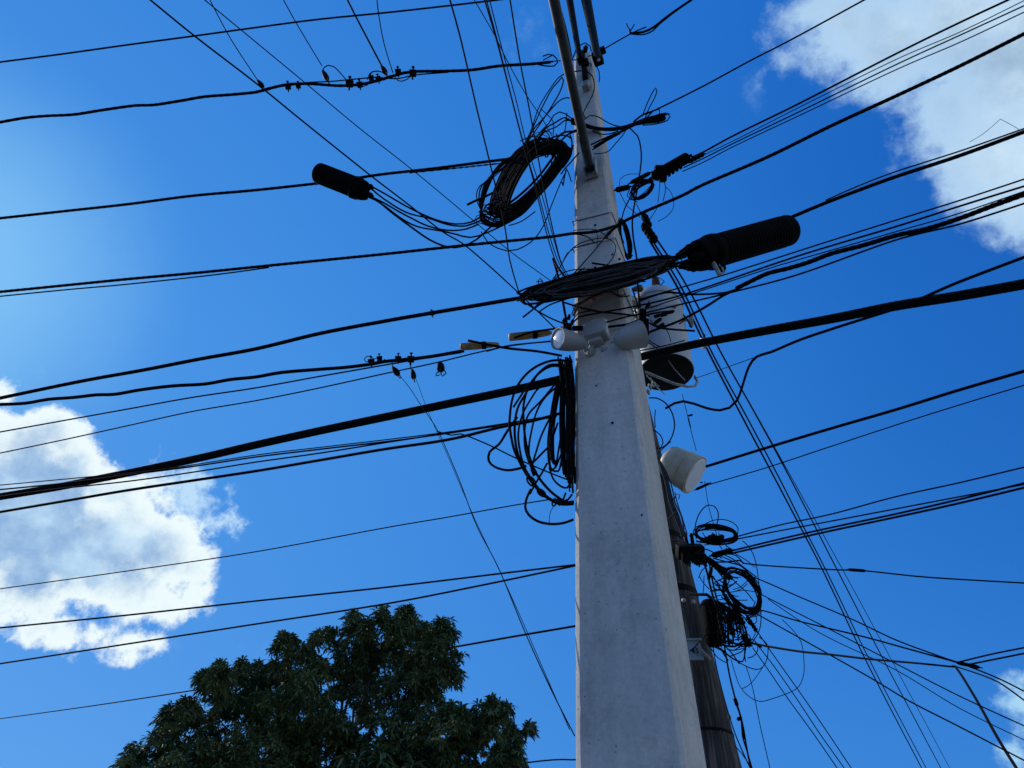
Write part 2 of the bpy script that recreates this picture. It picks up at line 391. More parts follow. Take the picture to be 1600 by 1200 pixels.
# ------------------------------------------------------------------ the concrete pole
# its front face stands 3 m away; the face plane follows the photographed taper
L0 = PY(896, 1200, 3.0); L1 = PY(895.5, 95, 3.12)
ang = math.radians(-25)
E = Vector((math.cos(ang), math.sin(ang), 0)); BK = Vector((-math.sin(ang), math.cos(ang), 0))
nF = (L1 - L0).cross(E).normalized()
def on_plane(u, v, p0, n):
    r = ray(u, v); return (p0 - CPOS).dot(n) / r.dot(n)
def fd(u, v, off=0.0):
    """depth of the pole's front face at a pixel, less off metres"""
    return on_plane(u, v, L0, nF) - off
Rb = P(1071, 1200, fd(1071, 1200)); Rt = P(923, 95, fd(923, 95))
def lin(a, b_, z): t = (z - a.z) / (b_.z - a.z); return a + (b_ - a) * t
def Wz(z): return (lin(Rb, Rt, z) - lin(L0, L1, z)).dot(E)
ZT = P(905, 84, fd(905, 84)).z
print('POLE width z=0 %.3f z=2.4 %.3f top %.3f Ztop %.2f' % (Wz(0), Wz(2.4), Wz(ZT), ZT))
def pole_ring(z, bev=1.0):
    a = lin(L0, L1, z); w = Wz(z); c = [a, a + E * w, a + E * w + BK * w, a + BK * w]
    out = []
    for i in range(4):
        p = c[i]; pr = (c[i - 1] - p).normalized(); nx = (c[(i + 1) % 4] - p).normalized()
        bb = (.027 if i == 0 else .016) * bev
        j = lambda: crr.gauss(0, .0005) - (crr.uniform(0, .004) if crr.random() < .05 else 0)
        q = [p + pr * bb, p + (pr + nx) * bb * .5 - (pr + nx) * bb * .06, p + nx * bb]
        if i in (0, 1): q = [x - (pr + nx) * j() for x in q]
        out += q
    return out
crr = random.Random(99)
pole = thing('utility_pole', 'tall square tapering concrete pole in the middle of the photo', 'utility pole', (L0.x + .2, L0.y + .2, 0))
mb = MB(); zs = [-.3 + (ZT + .3 - .02) * i / 220 for i in range(221)]
mb.ringtube([pole_ring(z) for z in zs] + [pole_ring(ZT, 1.6)])
mb.build('shaft', M['concrete'], pole, ang=25)
# step-bolt holes down the face: dark plugs
for (u, v, r) in ((930, 352, 2.2), (930, 419, 2.6), (968, 405, 2), (957, 398, 1.8), (932, 603, 1.4), (957, 661, 2.2), (1003, 805, 1.6)):
    mb = MB(); d = fd(u, v); c = P(u, v, d); mb.lathe(c - nF * .004, c + nF * .004, [(0, px(r, d)), (1, px(r, d) * .9)], 10); mb.build('bolt_hole', M['hardware'], pole)
# thin steel bands round the pole
def band(v0, v1, mat, r=.0035, name='strap'):
    # from pixel (896,v0) on the left edge to the right edge at v1, then round the side
    z0 = P(896, v0, fd(896, v0)).z; z1 = P(950, v1, fd(950, v1)).z
    pts = []
    a0 = lin(L0, L1, z0); w = Wz(z0)
    for t in (0, .25, .5, .75, 1): 
        z = z0 + (z1 - z0) * t; pts.append(lin(L0, L1, z) + E * (Wz(z) * t) - BK * .004)
    pts[0] -= E * .004; pts[-1] += E * .005
    a = lin(L0, L1, z1); w = Wz(z1); pts.append(a + E * (w + .005) + BK * w * 1.01)
    a = lin(L0, L1, z0); w = Wz(z0); pts.append(a - E * .005 + BK * w * 1.01); pts.append(pts[0] + Vector((0, 0, .001)))
    b_ = MB(); b_.tube(pts, r, 6); return b_.build(name, mat, pole)
band(347, 334, M['steel_wire']); band(388, 375, M['steel_wire']); band(478, 452, M['galv'], .005)
# buckle with white tape, and the faded red strap low on the pole
d = fd(948, 374, .012)
mb = MB(); mb.box(P(950, 373, d), E * px(11, d), Vector((0, 0, 1)) * px(3, d), BK * .006, .003); mb.build('tape_patch', M['white'], pole)

# ------------------------------------------------------------------ cables
FR = 3
def dep(spec, u, v, other=None):
    k, q = spec
    if k == 'Y': return dY(u, v, q)
    if k == 'D': return q
    if k == 'F': return fd(u, v, q)
    if k == 'Z': return dZ(u, v, q)
    if k == 'L': return dZ(u, v, other.z + q)
def path(pts, A, B, ext=True, step=9.0):
    (ua, va), (ub, vb) = pts[0][:2], pts[-1][:2]
    if A[0] == 'L':
        db = dep(B, ub, vb); da = dep(A, ua, va, P(ub, vb, db))
    else:
        da = dep(A, ua, va); db = dep(B, ub, vb, P(ua, va, da))
    cum = [0]
    for i in range(len(pts) - 1): cum.append(cum[-1] + math.hypot(pts[i + 1][0] - pts[i][0], pts[i + 1][1] - pts[i][1]))
    T = cum[-1] or 1
    q = [(p[0], p[1], 1 / da + (1 / db - 1 / da) * c / T + (p[2] if len(p) > 2 else 0)) for p, c in zip(pts, cum)]
    def off(p): return p[0] <= FR or p[0] >= 1600 - FR or p[1] <= FR or p[1] >= 1200 - FR
    s = smooth_px(q, step)
    if ext:
        def more(p, p2, n=300):
            du, dv = p[0] - p2[0], p[1] - p2[1]; l = math.hypot(du, dv) or 1
            out = []
            for k in (1, 2, 3, 4):
                e = n * k / 4
                iv = p[2] + (p[2] - p2[2]) / l * e; iv = max(iv, .012)
                out.append((p[0] + du / l * e, p[1] + dv / l * e, iv))
            return out
        if off(pts[0]): s = list(reversed(more(q[0], q[1]))) + s
        if off(pts[-1]): s = s + more(q[-1], q[-2])
    return s, da, db
def spts(pts, A, B, ext=False, step=9.0):
    s, da, db = path(pts, A, B, ext, step); return [P(u, v, 1 / iv) for u, v, iv in s], da, db
def cab(label, pts, A=('Y', 3.1), B=('L', 0.0), w=3, cat='cable', name='overhead_cable', group=None, mat='cable', sides=None, twist=0, w2=None, ext=True):
    s_, da, db = path(pts, A, B, False)
    W = [P(u, v, 1 / iv) for u, v, iv in s_]
    def off(p): return p[0] <= FR or p[0] >= 1600 - FR or p[1] <= FR or p[1] >= 1200 - FR
    def more(a, b_):           # the cable runs on, straight, toward its next support
        dr = (a - b_).normalized(); out = []
        for k in range(1, 13):
            q = a + dr * (2.4 * k)
            if q.z < .3: break
            out.append(q)
        return out
    if ext and off(pts[0]): W = list(reversed(more(W[0], W[min(6, len(W) - 1)]))) + W
    if ext and off(pts[-1]): W = W + more(W[-1], W[-min(7, len(W))])
    r0 = w / 2 / FPX * math.sqrt(da * db); r1 = r0 if w2 is None else w2 / 2 / FPX * db
    if w2 is not None: r0 = w / 2 / FPX * da
    n = len(W); rad = [r0 + (r1 - r0) * i / (n - 1) for i in range(n)]
    if twist:
        V = []; RR = []
        for i in range(n - 1):
            for k in range(3):
                t = k / 3; V.append(W[i].lerp(W[i + 1], t)); RR.append((rad[i]) * (1 + twist * math.sin((i * 3 + k) * 1.9 + .6 * math.sin(i * .7))))
        V.append(W[-1]); RR.append(rad[-1]); W, rad = V, RR
    mb = MB(); mb.tube(W, rad, sides or (10 if w > 5 else 6))
    o = mb.build(name, M[mat]); return tag(o, label, cat, group)

LG = 'cables running off to the left'
cab('topmost thin black cable crossing the upper left corner', [(0,97),(100,84),(200,70),(305,56),(400,43),(500,30),(620,18),(760,2),(790,-2)], ('Y',3.3), ('L',.3), 3, group=LG)
cab('wavy black cable carrying a row of clamps, ending in a hook beside the steel pipe',
    [(0,191),(40,184),(75,181),(115,179),(160,172),(210,165),(240,164),(285,157),(320,151),(360,148),(400,144),(418,139),(450,132),(485,131),(530,134),(562,132),(590,126),(620,117),(645,112),(700,111),(740,109),(780,103),(830,100),(860,97)], ('L',-.1), ('Y',3.05), 5, group=LG, twist=.06)
cab('slim companion wire lying along the clamped stretch of the wavy cable', [(418,141),(440,134),(480,129),(520,127),(560,123),(590,121),(620,123),(650,117),(700,113)], ('Y',3.4), ('L',0), 2.2, name='companion_wire', cat='wire')
cab('cable that reaches the left black splice dome from the left edge', [(0,341),(100,330),(200,319),(300,306),(400,297),(500,286),(552,279),(600,272),(680,263),(765,252),(800,248)], ('L',-.1), ('Y',3.0), 5, group=LG, twist=.05)
cab('second twisted strand just under the splice dome cable, near the big coil', [(640,270),(680,266),(720,262),(765,257),(800,254)], ('Y',3.15), ('Y',3.0), 2.6, mat='grey_cable', twist=.35)
cab('lashed black cable reaching the pole at its paired steel bands', [(0,456),(100,446),(200,436),(300,427),(400,417),(500,407),(600,397),(720,384),(800,376),(860,370),(893,365),(930,362),(965,352)], ('L',-.1), ('F',.03), 5, group=LG, twist=.07)
cab('thin wire splitting off below the lashed cable toward the left edge', [(0,463),(100,453),(200,444),(330,430),(420,418)], ('L',-.05), ('Y',3.5), 2.4, name='lashing_wire', cat='wire')
cab('thick black cable running from the left edge into the flat oval coil', [(0,622),(125,596),(225,578),(312,561),(400,545),(500,521),(600,502),(675,489),(740,478),(805,467),(835,463)], ('L',-.1), ('Y',2.95), 6, group=LG, twist=.03)
cab('wavy black cable leading to the two yellow-brown sleeves', [(0,632),(40,630),(75,624),(115,621),(150,617),(180,616),(220,609),(270,603),(320,600),(360,593),(400,589),(440,582),(500,577),(540,574),(580,569),(600,565),(650,560),(680,556),(725,548)], ('L',-.1), ('Y',3.1), 5.5, group=LG)
cab('upper of two thin wires beneath the wavy sleeve cable', [(0,675),(100,657),(200,639),(300,621),(400,606),(500,588),(580,574),(650,562),(720,551)], ('L',-.1), ('Y',3.2), 2.5, group=LG)
cab('lower of two thin wires beneath the wavy sleeve cable', [(0,708),(100,687),(200,665),(300,643),(400,626),(500,606),(600,584),(680,567),(750,550),(800,540),(860,533)], ('L',-.1), ('Y',3.05), 2.2, group=LG)
cab('heaviest black cable on the left, as thick as a hose', [(0,776),(90,761),(150,749),(220,735),(310,716),(400,695),(500,673),(600,652),(700,631),(800,610),(884,591)], ('L',-.15), ('Y',3.1), 12.5, group=LG, twist=.015, sides=14)
cab('faint uppermost wire just under the heaviest cable on the left', [(0,758),(150,744),(250,734),(400,711),(500,699),(620,685),(700,675),(780,663),(860,650)], ('L',-.1), ('Y',3.1), 1.8, group=LG)
cab('middle wire of three under the heaviest cable on the left', [(0,765),(100,755),(200,742),(300,729),(400,714),(500,702),(620,688),(700,677),(780,665),(870,651)], ('L',-.1), ('Y',3.15), 2.6, group=LG)
cab('lowest wire of three under the heaviest cable on the left', [(0,776),(90,764),(200,752),(300,738),(400,722),(500,708),(600,692),(690,678)], ('L',-.1), ('Y',3.3), 2.4, group=LG)
cab('solid black cable ending behind the hanging coil, lowest of the thick ones', [(0,800),(100,783),(200,766),(300,751),(400,736),(500,719),(600,702),(700,687),(780,668),(830,658),(875,646)], ('L',-.1), ('Y',3.1), 4.6, group=LG)
cab('kinked wire that leaves the thin diagonals and drops behind the hanging coil', [(683,674),(705,680),(720,678),(735,683),(770,698),(800,713),(850,735),(893,752)], ('Y',3.3), ('Y',3.1), 2.3, name='loose_wire', cat='wire')
cab('hair-thin wire crossing the left cloud and ending at the foot of the hanging coil', [(0,920),(200,892),(400,862),(600,825),(700,808),(800,790),(862,780)], ('L',-.1), ('Y',3.1), 1.8, group=LG)
cab('upper of two wires meeting at the left edge of the concrete pole above the tree', [(0,981),(200,961),(400,939),(600,918),(800,894),(903,882)], ('L',-.1), ('Y',3.12), 2.8, group=LG)
cab('lower of two wires meeting at the left edge of the concrete pole above the tree', [(0,1037),(200,1006),(400,975),(600,944),(750,915),(903,883)], ('L',-.1), ('Y',3.12), 2.8, group=LG)
cab('wire passing in front of the middle of the mango tree crown', [(0,1123),(150,1102),(300,1079),(500,1047),(715,1010),(800,995),(900,978)], ('L',7.8), ('Y',18), 2.2, group='wires beyond the tree')
cab('wire just showing at the bottom edge between tree and concrete pole', [(0,1345),(400,1262),(800,1195),(900,1187)], ('Y',22), ('Y',18), 2.2, group='wires beyond the tree')
cab('thin diagonal drop wire from the left hanging clamp to the bottom of the concrete pole', [(622,584),(640,606),(655,629),(683,671),(700,708),(720,756),(745,822),(780,890),(820,987),(860,1075),(898,1150)], ('Y',3.4), ('L',-2.2), 1.6, name='drop_wire', cat='wire')
cab('fainter diagonal drop wire from the right hanging clamp, joining the one beside it', [(650,592),(662,625),(674,655),(686,682),(700,713),(722,765),(745,818),(782,895),(815,968),(855,1060),(890,1140)], ('Y',3.45), ('L',-2.2), 1.1, name='drop_wire', cat='wire')

TG = 'service drops fanning overhead from the top edge'
cab('dark service drop from the top left edge passing the left splice dome to the pole', [(235,0),(305,57),(400,130),(475,191),(575,271),(640,321),(690,361),(730,386),(800,448),(866,512)], ('L',0), ('Y',3.05), 2.8, name='service_drop', group=TG)
cab('long faint drop crossing the dark one near the top left, ending by the coil', [(320,0),(400,66),(475,128),(560,199),(650,270),(740,345),(800,395),(868,444)], ('L',0), ('Y',3.1), 1.8, name='service_drop', group=TG)
cab('short drop ending at the leftmost teardrop anchor', [(328,0),(360,60),(403,126)], ('L',0), ('Y',3.55), 1.8, name='service_drop', group=TG)
cab('short drop ending at the teardrop anchor with a curled tail', [(443,0),(464,38),(503,103)], ('L',0), ('Y',3.5), 1.8, name='service_drop', group=TG)
cab('darkest short drop ending at the clamp in the middle of the row', [(543,0),(557,28),(578,68),(597,104)], ('L',0), ('Y',3.4), 3, name='service_drop', group=TG)
cab('short curved drop just right of the darkest short one', [(589,0),(592,25),(600,68),(614,114)], ('L',0), ('Y',3.35), 1.8, name='service_drop', group=TG)
cab('steep single drop left of the big coil, from the top edge to the flat coil', [(703,0),(720,62),(745,170),(765,253),(787,345),(797,408),(813,464)], ('L',0), ('Y',3.0), 2.5, name='service_drop', group=TG)
cab('thin crooked drop fanning right into the top of the big coil', [(741,0),(770,50),(795,100),(822,148),(845,182),(862,212)], ('L',0), ('Y',3.0), 1.5, name='service_drop', group=TG)
cab('left strand of the tight trio passing through the big coil', [(757,0),(775,60),(795,137),(815,215),(835,288),(855,368),(868,408),(881,434)], ('L',0), ('Y',2.95), 2.1, name='service_drop', group=TG)
cab('middle strand of the tight trio passing through the big coil', [(760,0),(780,75),(800,155),(821,235),(840,298),(858,366),(872,408),(886,432)], ('L',0), ('Y',2.95), 1.9, name='service_drop', group=TG)
cab('right strand of the tight trio passing through the big coil', [(765,0),(784,75),(806,155),(822,222),(845,298),(862,362),(876,410),(888,430)], ('L',0), ('Y',2.97), 1.6, name='service_drop', group=TG)
cab('drop right of the tight trio, second nearest to the steel pipe', [(797,0),(812,93),(825,160),(833,203),(848,285),(864,360),(875,405),(884,425)], ('L',0), ('Y',3.0), 2.2, name='service_drop', group=TG)
cab('dark stub of gathered drops between the flat coil and the floodlight', [(864,404),(873,436),(880,474),(886,508)], ('Y',2.95), ('Y',3.0), 4, name='cable_stub', cat='cable')
cab('thick tail curving from the trio into the flat coil', [(866,408),(873,420),(882,432),(892,442)], ('Y',2.95), ('Y',2.85), 4, name='cable_stub', cat='cable')

RG = 'cables running off to the right'
cab('bare wire from the pole top to the preformed grip at the upper right', [(938,80),(985,53),(1010,42)], ('Y',3.2), ('L',0), 2.2, name='messenger_wire', cat='wire', group=RG)
cab('black preformed cable grip leaving the top edge right of the pipes', [(984,52),(1005,50),(1022,42),(1045,24),(1080,0)], ('Y',3.0), ('L',0), 4, group=RG, name='cable_grip')
cab('thin cable leaving the frayed bundle toward the top edge', [(1350,0),(1240,60),(1170,96),(1100,134),(1030,169),(1008,179)], ('L',0), ('Y',2.95), 3, group=RG)
cab('uppermost and thickest wire of the group of four over the right cloud', [(1575,0),(1500,35),(1400,84),(1250,161),(1150,210),(1100,237),(1080,246)], ('L',0), ('Y',3.2), 3.6, group=RG)
cab('second wire of the group of four over the right cloud', [(1600,1),(1500,50),(1400,93),(1250,167),(1160,213),(1100,242),(1070,256)], ('L',0), ('Y',3.2), 1.6, group=RG)
cab('third wire of the group of four over the right cloud', [(1600,9),(1500,55),(1400,101),(1250,174),(1150,222),(1100,247),(1068,262)], ('L',0), ('Y',3.22), 2.4, group=RG)
cab('lowest wire of the group of four over the right cloud', [(1600,19),(1500,66),(1400,109),(1250,180),(1150,227),(1100,253),(1066,268)], ('L',0), ('Y',3.22), 2, group=RG)
cab('black lashed cable leaving the pole bands toward the upper right corner', [(1600,53),(1500,103),(1400,150),(1300,196),(1200,245),(1100,288),(1065,306),(1000,334),(965,352),(945,372)], ('L',-.1), ('F',.03), 5.5, group=RG, twist=.06)
cab('thick cable out of the domed end of the right splice dome', [(1600,206),(1500,243),(1400,276),(1345,296),(1290,317),(1235,340)], ('L',-.2), ('Y',3.0), 6, group=RG, twist=.03)
cab('slender strand lying on top of the right splice dome cable', [(1600,201),(1500,236),(1400,268),(1340,291),(1290,313)], ('L',-.2), ('Y',2.98), 2.6, mat='grey_cable', name='lashing_wire', cat='wire')
cab('topmost thin wire of the bunch below the right splice dome', [(1600,280),(1500,313),(1400,344),(1270,385),(1133,429),(1040,456),(1000,467)], ('L',-.1), ('Y',3.2), 2.6, group=RG)
cab('second wire of the bunch below the right splice dome, crossing to the pole left edge', [(1600,291),(1500,322),(1400,354),(1250,399),(1100,450),(1040,468),(985,480),(930,490),(905,495),(896,503)], ('L',-.1), ('F',.06), 3.2, group=RG)
cab('thickest wavy cable of the bunch below the right splice dome', [(1600,304),(1550,322),(1500,341),(1450,357),(1400,368),(1350,383),(1300,396),(1260,411),(1225,421),(1200,427),(1170,441),(1150,451)], ('L',-.1), ('Y',3.05), 7.5, group=RG, twist=.07)
cab('upper branch of the split wavy cable, ending above the transformer', [(1160,446),(1135,457),(1080,460),(1040,457),(1000,470)], ('Y',3.05), ('Y',3.1), 3.6, group=RG)
cab('lower branch of the split wavy cable, ending at the right floodlight head', [(1160,448),(1130,462),(1100,481),(1060,502),(1030,513),(1010,521)], ('Y',3.05), ('Y',3.1), 4, group=RG)
cab('thin wire just above the thickest wavy cable of the right bunch', [(1600,299),(1500,333),(1400,362),(1250,405),(1200,420),(1100,453),(1030,476),(1000,486)], ('L',-.1), ('Y',3.2), 2, group=RG)
cab('lowest wire of the bunch below the right splice dome, crossing over the pole', [(1600,318),(1500,350),(1400,375),(1250,428),(1150,455),(1070,474),(1020,486),(975,496),(940,506),(908,516)], ('L',-.1), ('F',.08), 3, group=RG)
cab('heaviest black cable on the right, as thick as a hose', [(1600,444),(1500,462),(1400,478),(1300,498),(1200,516),(1100,535),(1050,546),(1000,558)], ('L',-.5), ('Y',3.6), 17, group=RG, w2=12.5, sides=14, twist=.015)
cab('black cable leaving the heaviest one and sagging in an S bend to a free end', [(1600,402),(1500,440),(1440,466),(1400,482),(1350,498),(1300,514),(1250,531),(1205,550),(1183,557),(1170,573),(1160,603),(1152,625),(1140,637),(1125,641),(1105,638),(1085,631),(1068,627),(1054,630),(1040,638)], ('L',-.2), ('Y',3.2), 4.6, group=RG)
cab('hair-thin wire from the transformer rim up to the S bend', [(1084,592),(1130,576),(1180,558)], ('Y',4.3), ('Y',3.4), 1.2, name='thin_wire', cat='wire')
cab('solid black cable leaving the right side of the cream drum', [(1600,580),(1500,609),(1400,640),(1300,669),(1200,699),(1103,729)], ('L',-.1), ('Y',4.2), 4.8, group=RG)
cab('thin wire with a black crimp just below the cream drum cable', [(1600,602),(1450,648),(1300,697),(1200,730),(1108,757)], ('L',-.1), ('Y',4.2), 1.9, group=RG)
cab('highest wire of the lower right set, tied to the small oval coil', [(1600,730),(1500,754),(1400,776),(1300,803),(1220,820),(1153,838)], ('L',-.1), ('Y',4.0), 2.3, group=RG)
cab('second wire of the lower right set, tied to the small oval coil', [(1600,757),(1500,776),(1400,795),(1300,814),(1220,829),(1153,842)], ('L',-.1), ('Y',4.0), 2.3, group=RG)
cab('upper black cable of the close pair ending in a tapered clamp', [(1600,755),(1500,780),(1400,803),(1300,824),(1220,842),(1142,861)], ('L',-.1), ('Y',4.0), 3.2, group=RG)
cab('lower black cable of the close pair ending in a tapered clamp', [(1600,762),(1500,786),(1400,808),(1300,829),(1220,847),(1142,865)], ('L',-.1), ('Y',4.0), 3.4, group=RG)
cab('near level wire with a black inline sleeve at the right', [(1160,880),(1200,884),(1300,890),(1352,892),(1450,902),(1600,911)], ('Y',4.0), ('L',-.3), 2.3, group=RG)

BG = 'wires fanning to the lower right corner'
cab('top wire of the lower right fan, running down to the black splice sleeve', [(1168,898),(1200,911),(1250,933),(1330,967),(1400,1000),(1470,1026),(1505,1038),(1560,1060),(1600,1080)], ('Y',4.0), ('L',-.8), 2.2, group=BG)
cab('second wire of the lower right fan, arching down to the black splice sleeve', [(1175,955),(1192,954),(1250,971),(1350,995),(1430,1017),(1500,1036)], ('Y',4.0), ('L',-.5), 2.6, group=BG)
cab('thick black cable of the lower right fan, leaving the tangle under the coils', [(1165,1003),(1200,1010),(1250,1018),(1300,1023),(1360,1030),(1430,1036),(1490,1042)], ('Y',4.0), ('L',-.7), 3.8, w2=3.2, group=BG)
cab('upper short wire from the splice sleeve to the right edge', [(1600,1012),(1550,1022),(1500,1034)], ('L',0), ('Y',6.6), 2.6, group=BG)
cab('lower short wire from the splice sleeve to the right edge', [(1600,1021),(1560,1029),(1515,1038)], ('L',0), ('Y',6.6), 2.8, group=BG)
cab('bent wire under the splice sleeve heading to the small cloud', [(1488,1040),(1520,1050),(1560,1066),(1600,1094)], ('Y',6.7), ('L',-.5), 2.4, group=BG)
cab('steep black cable dropping from the splice sleeve to the bottom right', [(1492,1041),(1503,1056),(1530,1101),(1560,1155),(1588,1200)], ('Y',6.7), ('L',-1.3), 4.4, group=BG)
cab('fourth wire of the lower right fan, reaching the right edge beside the small cloud', [(1188,928),(1215,942),(1290,980),(1400,1037),(1500,1088),(1600,1134)], ('Y',4.05), ('L',-.8), 1.9, group=BG)
cab('faint fifth wire of the lower right fan', [(1200,936),(1250,970),(1300,999),(1400,1047),(1500,1107),(1600,1156)], ('Y',4.1), ('L',-.8), 1.4, group=BG)
cab('lowest wire of the lower right fan', [(1180,958),(1250,997),(1360,1059),(1420,1095),(1500,1136),(1600,1188)], ('Y',4.0), ('L',-.8), 2.3, group=BG)
DG = 'long drops falling steeply to the lower right'
cab('first of the long drops from the black crimp block, leftmost of its four', [(1015,376),(1060,452),(1107,550),(1160,652),(1212,750),(1253,828),(1290,900),(1357,1040),(1440,1200)], ('Y',3.9), ('L',-.6), 2.4, name='service_drop', group=DG)
cab('second of the long drops, nearly touching the leftmost one', [(1018,374),(1064,448),(1112,550),(1167,652),(1219,750),(1258,828),(1295,900),(1363,1040),(1447,1200)], ('Y',3.9), ('L',-.6), 2, name='service_drop', group=DG)
cab('third of the long drops, set apart from the close pair', [(1026,374),(1062,428),(1092,482),(1126,550),(1182,650),(1236,750),(1313,900),(1380,1030),(1470,1200)], ('Y',3.9), ('L',-.6), 2, name='service_drop', group=DG)
cab('fourth and faintest of the long drops, starting at the S bend', [(1158,606),(1180,645),(1240,752),(1322,900),(1395,1035),(1484,1200)], ('Y',3.9), ('L',-.6), 1.1, name='service_drop', group=DG)
HG = 'three parallel drops below the tangle'
cab('left wire of the three parallel drops below the tangle', [(1176,1012),(1200,1046),(1230,1090),(1270,1145),(1308,1200)], ('Y',4.1), ('L',-.5), 1.8, name='service_drop', group=HG)
cab('middle wire of the three parallel drops below the tangle', [(1180,1003),(1210,1042),(1245,1092),(1280,1145),(1319,1200)], ('Y',4.1), ('L',-.5), 1.8, name='service_drop', group=HG)
cab('right wire of the three parallel drops below the tangle', [(1180,982),(1206,1020),(1245,1075),(1290,1140),(1330,1200)], ('Y',4.1), ('L',-.5), 1.8, name='service_drop', group=HG)
KG = 'wires hanging beside the wooden pole'
cab('wire hanging closest to the wooden pole edge at the bottom', [(1114,1010),(1120,1045),(1134,1100),(1150,1150),(1172,1200)], ('Y',4.2), ('Y',4.2), 1.9, name='hanging_wire', cat='wire', group=KG)
cab('thicker clamped wire hanging beside the wooden pole', [(1132,1010),(1140,1056),(1149,1092),(1157,1118),(1162,1140),(1166,1165),(1173,1200)], ('Y',4.1), ('Y',4.1), 2.8, name='hanging_wire', cat='wire', group=KG)
cab('pale thin wire dropping between the wooden pole and the three parallel drops', [(1166,1042),(1176,1075),(1187,1130),(1203,1200)], ('Y',4.1), ('Y',4.1), 1.3, name='hanging_wire', cat='wire', group=KG)
cab('second strand branching from the clamped wire down to the bottom edge', [(1150,1100),(1158,1124),(1160,1150),(1168,1176),(1175,1200)], ('Y',4.1), ('Y',4.1), 2.2, name='hanging_wire', cat='wire', group=KG)
cab('curled wire leaving the wooden pole near the bottom edge', [(1148,1165),(1158,1176),(1168,1190),(1174,1200)], ('Y',4.1), ('Y',4.1), 1.6, name='hanging_wire', cat='wire', group=KG)
cab('hair-thin vertical wire from the transformer to the cream drum', [(1066,616),(1072,640),(1080,674),(1088,704)], ('Y',4.4), ('Y',4.3), 1.1, name='thin_wire', cat='wire')
cab('hair-thin vertical wire from the cream drum to the small oval coil', [(1101,752),(1107,790),(1113,812),(1120,836)], ('Y',4.2), ('Y',4.0), 1.1, name='thin_wire', cat='wire')
cab('vertical black cable dropping past the crimp block into the flat coil', [(1000,278),(993,310),(988,345),(990,375),(995,405),(996,440),(1000,480)], ('Y',3.2), ('Y',3.3), 3, name='vertical_cable')
cab('long curved wire hanging from the frayed bundle to the spiky splice', [(984,200),(996,212),(1001,230),(1002,250),(999,275)], ('Y',3.0), ('Y',3.15), 2.4, name='loose_wire', cat='wire')
cab('wide thin arc hanging below the big coil back up to the pole', [(752,362),(762,378),(778,388),(792,392),(808,390),(830,378),(848,355),(862,320),(874,290),(882,272)], ('Y',2.95), ('Y',3.0), 2, name='loose_wire', cat='wire')
cab('wire end curling out below the left end of the flat coil', [(817,496),(832,484),(848,470),(880,456)], ('Y',2.85), ('Y',2.8), 3, name='cable_end', cat='cable')
cab('tube-like cable end lying across the yellow sleeves', [(731,532),(750,536),(775,541),(800,545),(840,549),(878,556)], ('Y',3.0), ('Y',3.1), 4.2, name='cable_end', cat='cable')
cab('thin black wire from the left sleeve to the floodlight', [(760,549),(790,541),(820,537),(868,533)], ('Y',3.1), ('Y',3.1), 2.6, name='lead_wire', cat='wire')
cab('black cable running behind the sleeves into the floodlight cluster', [(803,528),(830,519),(850,516),(885,511)], ('Y',3.0), ('Y',3.0), 3.6, name='lead_wire', cat='wire')
cab('straight wire from the flat coil diagonally to the pole left edge', [(818,471),(840,486),(862,498),(882,506)], ('Y',2.95), ('Y',3.0), 2.6, name='loose_wire', cat='wire')
cab('black wire crossing the pole under the flat coil from left down to right', [(880,472),(905,480),(930,486),(955,489),(992,493)], ('F',.05), ('F',.03), 3, name='crossing_wire', cat='wire')
cab('short black cable behind the floodlight to the right', [(948,511),(965,509),(980,507),(1005,498)], ('F',.05), ('F',.04), 4, name='lead_wire', cat='wire')
cab('thin stray wire across the top of the pole above the flat coil', [(925,411),(945,414),(962,416)], ('F',.04), ('F',.04), 3, name='stray_wire', cat='wire')
cab('pale bent hair of wire sticking up above the right splice dome cable', [(1515,222),(1535,210),(1552,196),(1563,186),(1578,194),(1592,202)], ('Y',2.9), ('Y',2.9), .8, name='stray_wire', cat='wire')

# ------------------------------------------------------------------ multi-strand things: coils, tangles
def strands(name, label, cat, lst, A, B, w=2, mat='cable', jit=0.0, group=None, step=5.0, dj=0.0, parent=None, closed=False, seed=1):
    """lst: pixel polylines (optionally (u,v,dinv)); all strands make one mesh"""
    rr = random.Random(seed); mb = MB()
    for q in lst:
        ww = w
        if isinstance(q, tuple): q, ww = q
        k = 1 + rr.uniform(-dj, dj)
        pp = [(p[0] + rr.uniform(-jit, jit), p[1] + rr.uniform(-jit, jit)) + tuple(p[2:]) for p in q]
        s, da, db = path(pp, A, B, False, step)
        W = [P(u, v, k / iv) for u, v, iv in s]
        mb.tube(W, px(ww / 2, (da + db) / 2), 6)
    o = mb.build(name, M[mat], parent)
    return tag(o, label, cat, group)
def ringpath(cu, cv, a, b_, tilt, t0=0, turns=1.0, n=18, wob=0, rr=None, grow=0):
    out = []; ct, st = math.cos(tilt), math.sin(tilt); ph = rr.uniform(0, 6.3) if rr else 0
    N_ = int(n * turns)
    for i in range(N_ + 1):
        t = t0 + 2 * PI * turns * i / N_
        k = 1 + wob * math.sin(2.3 * t + ph) + grow * i / N_
        x, y = a * k * math.cos(t), b_ * k * math.sin(t); out.append((cu + x * ct - y * st, cv + x * st + y * ct))
    return out

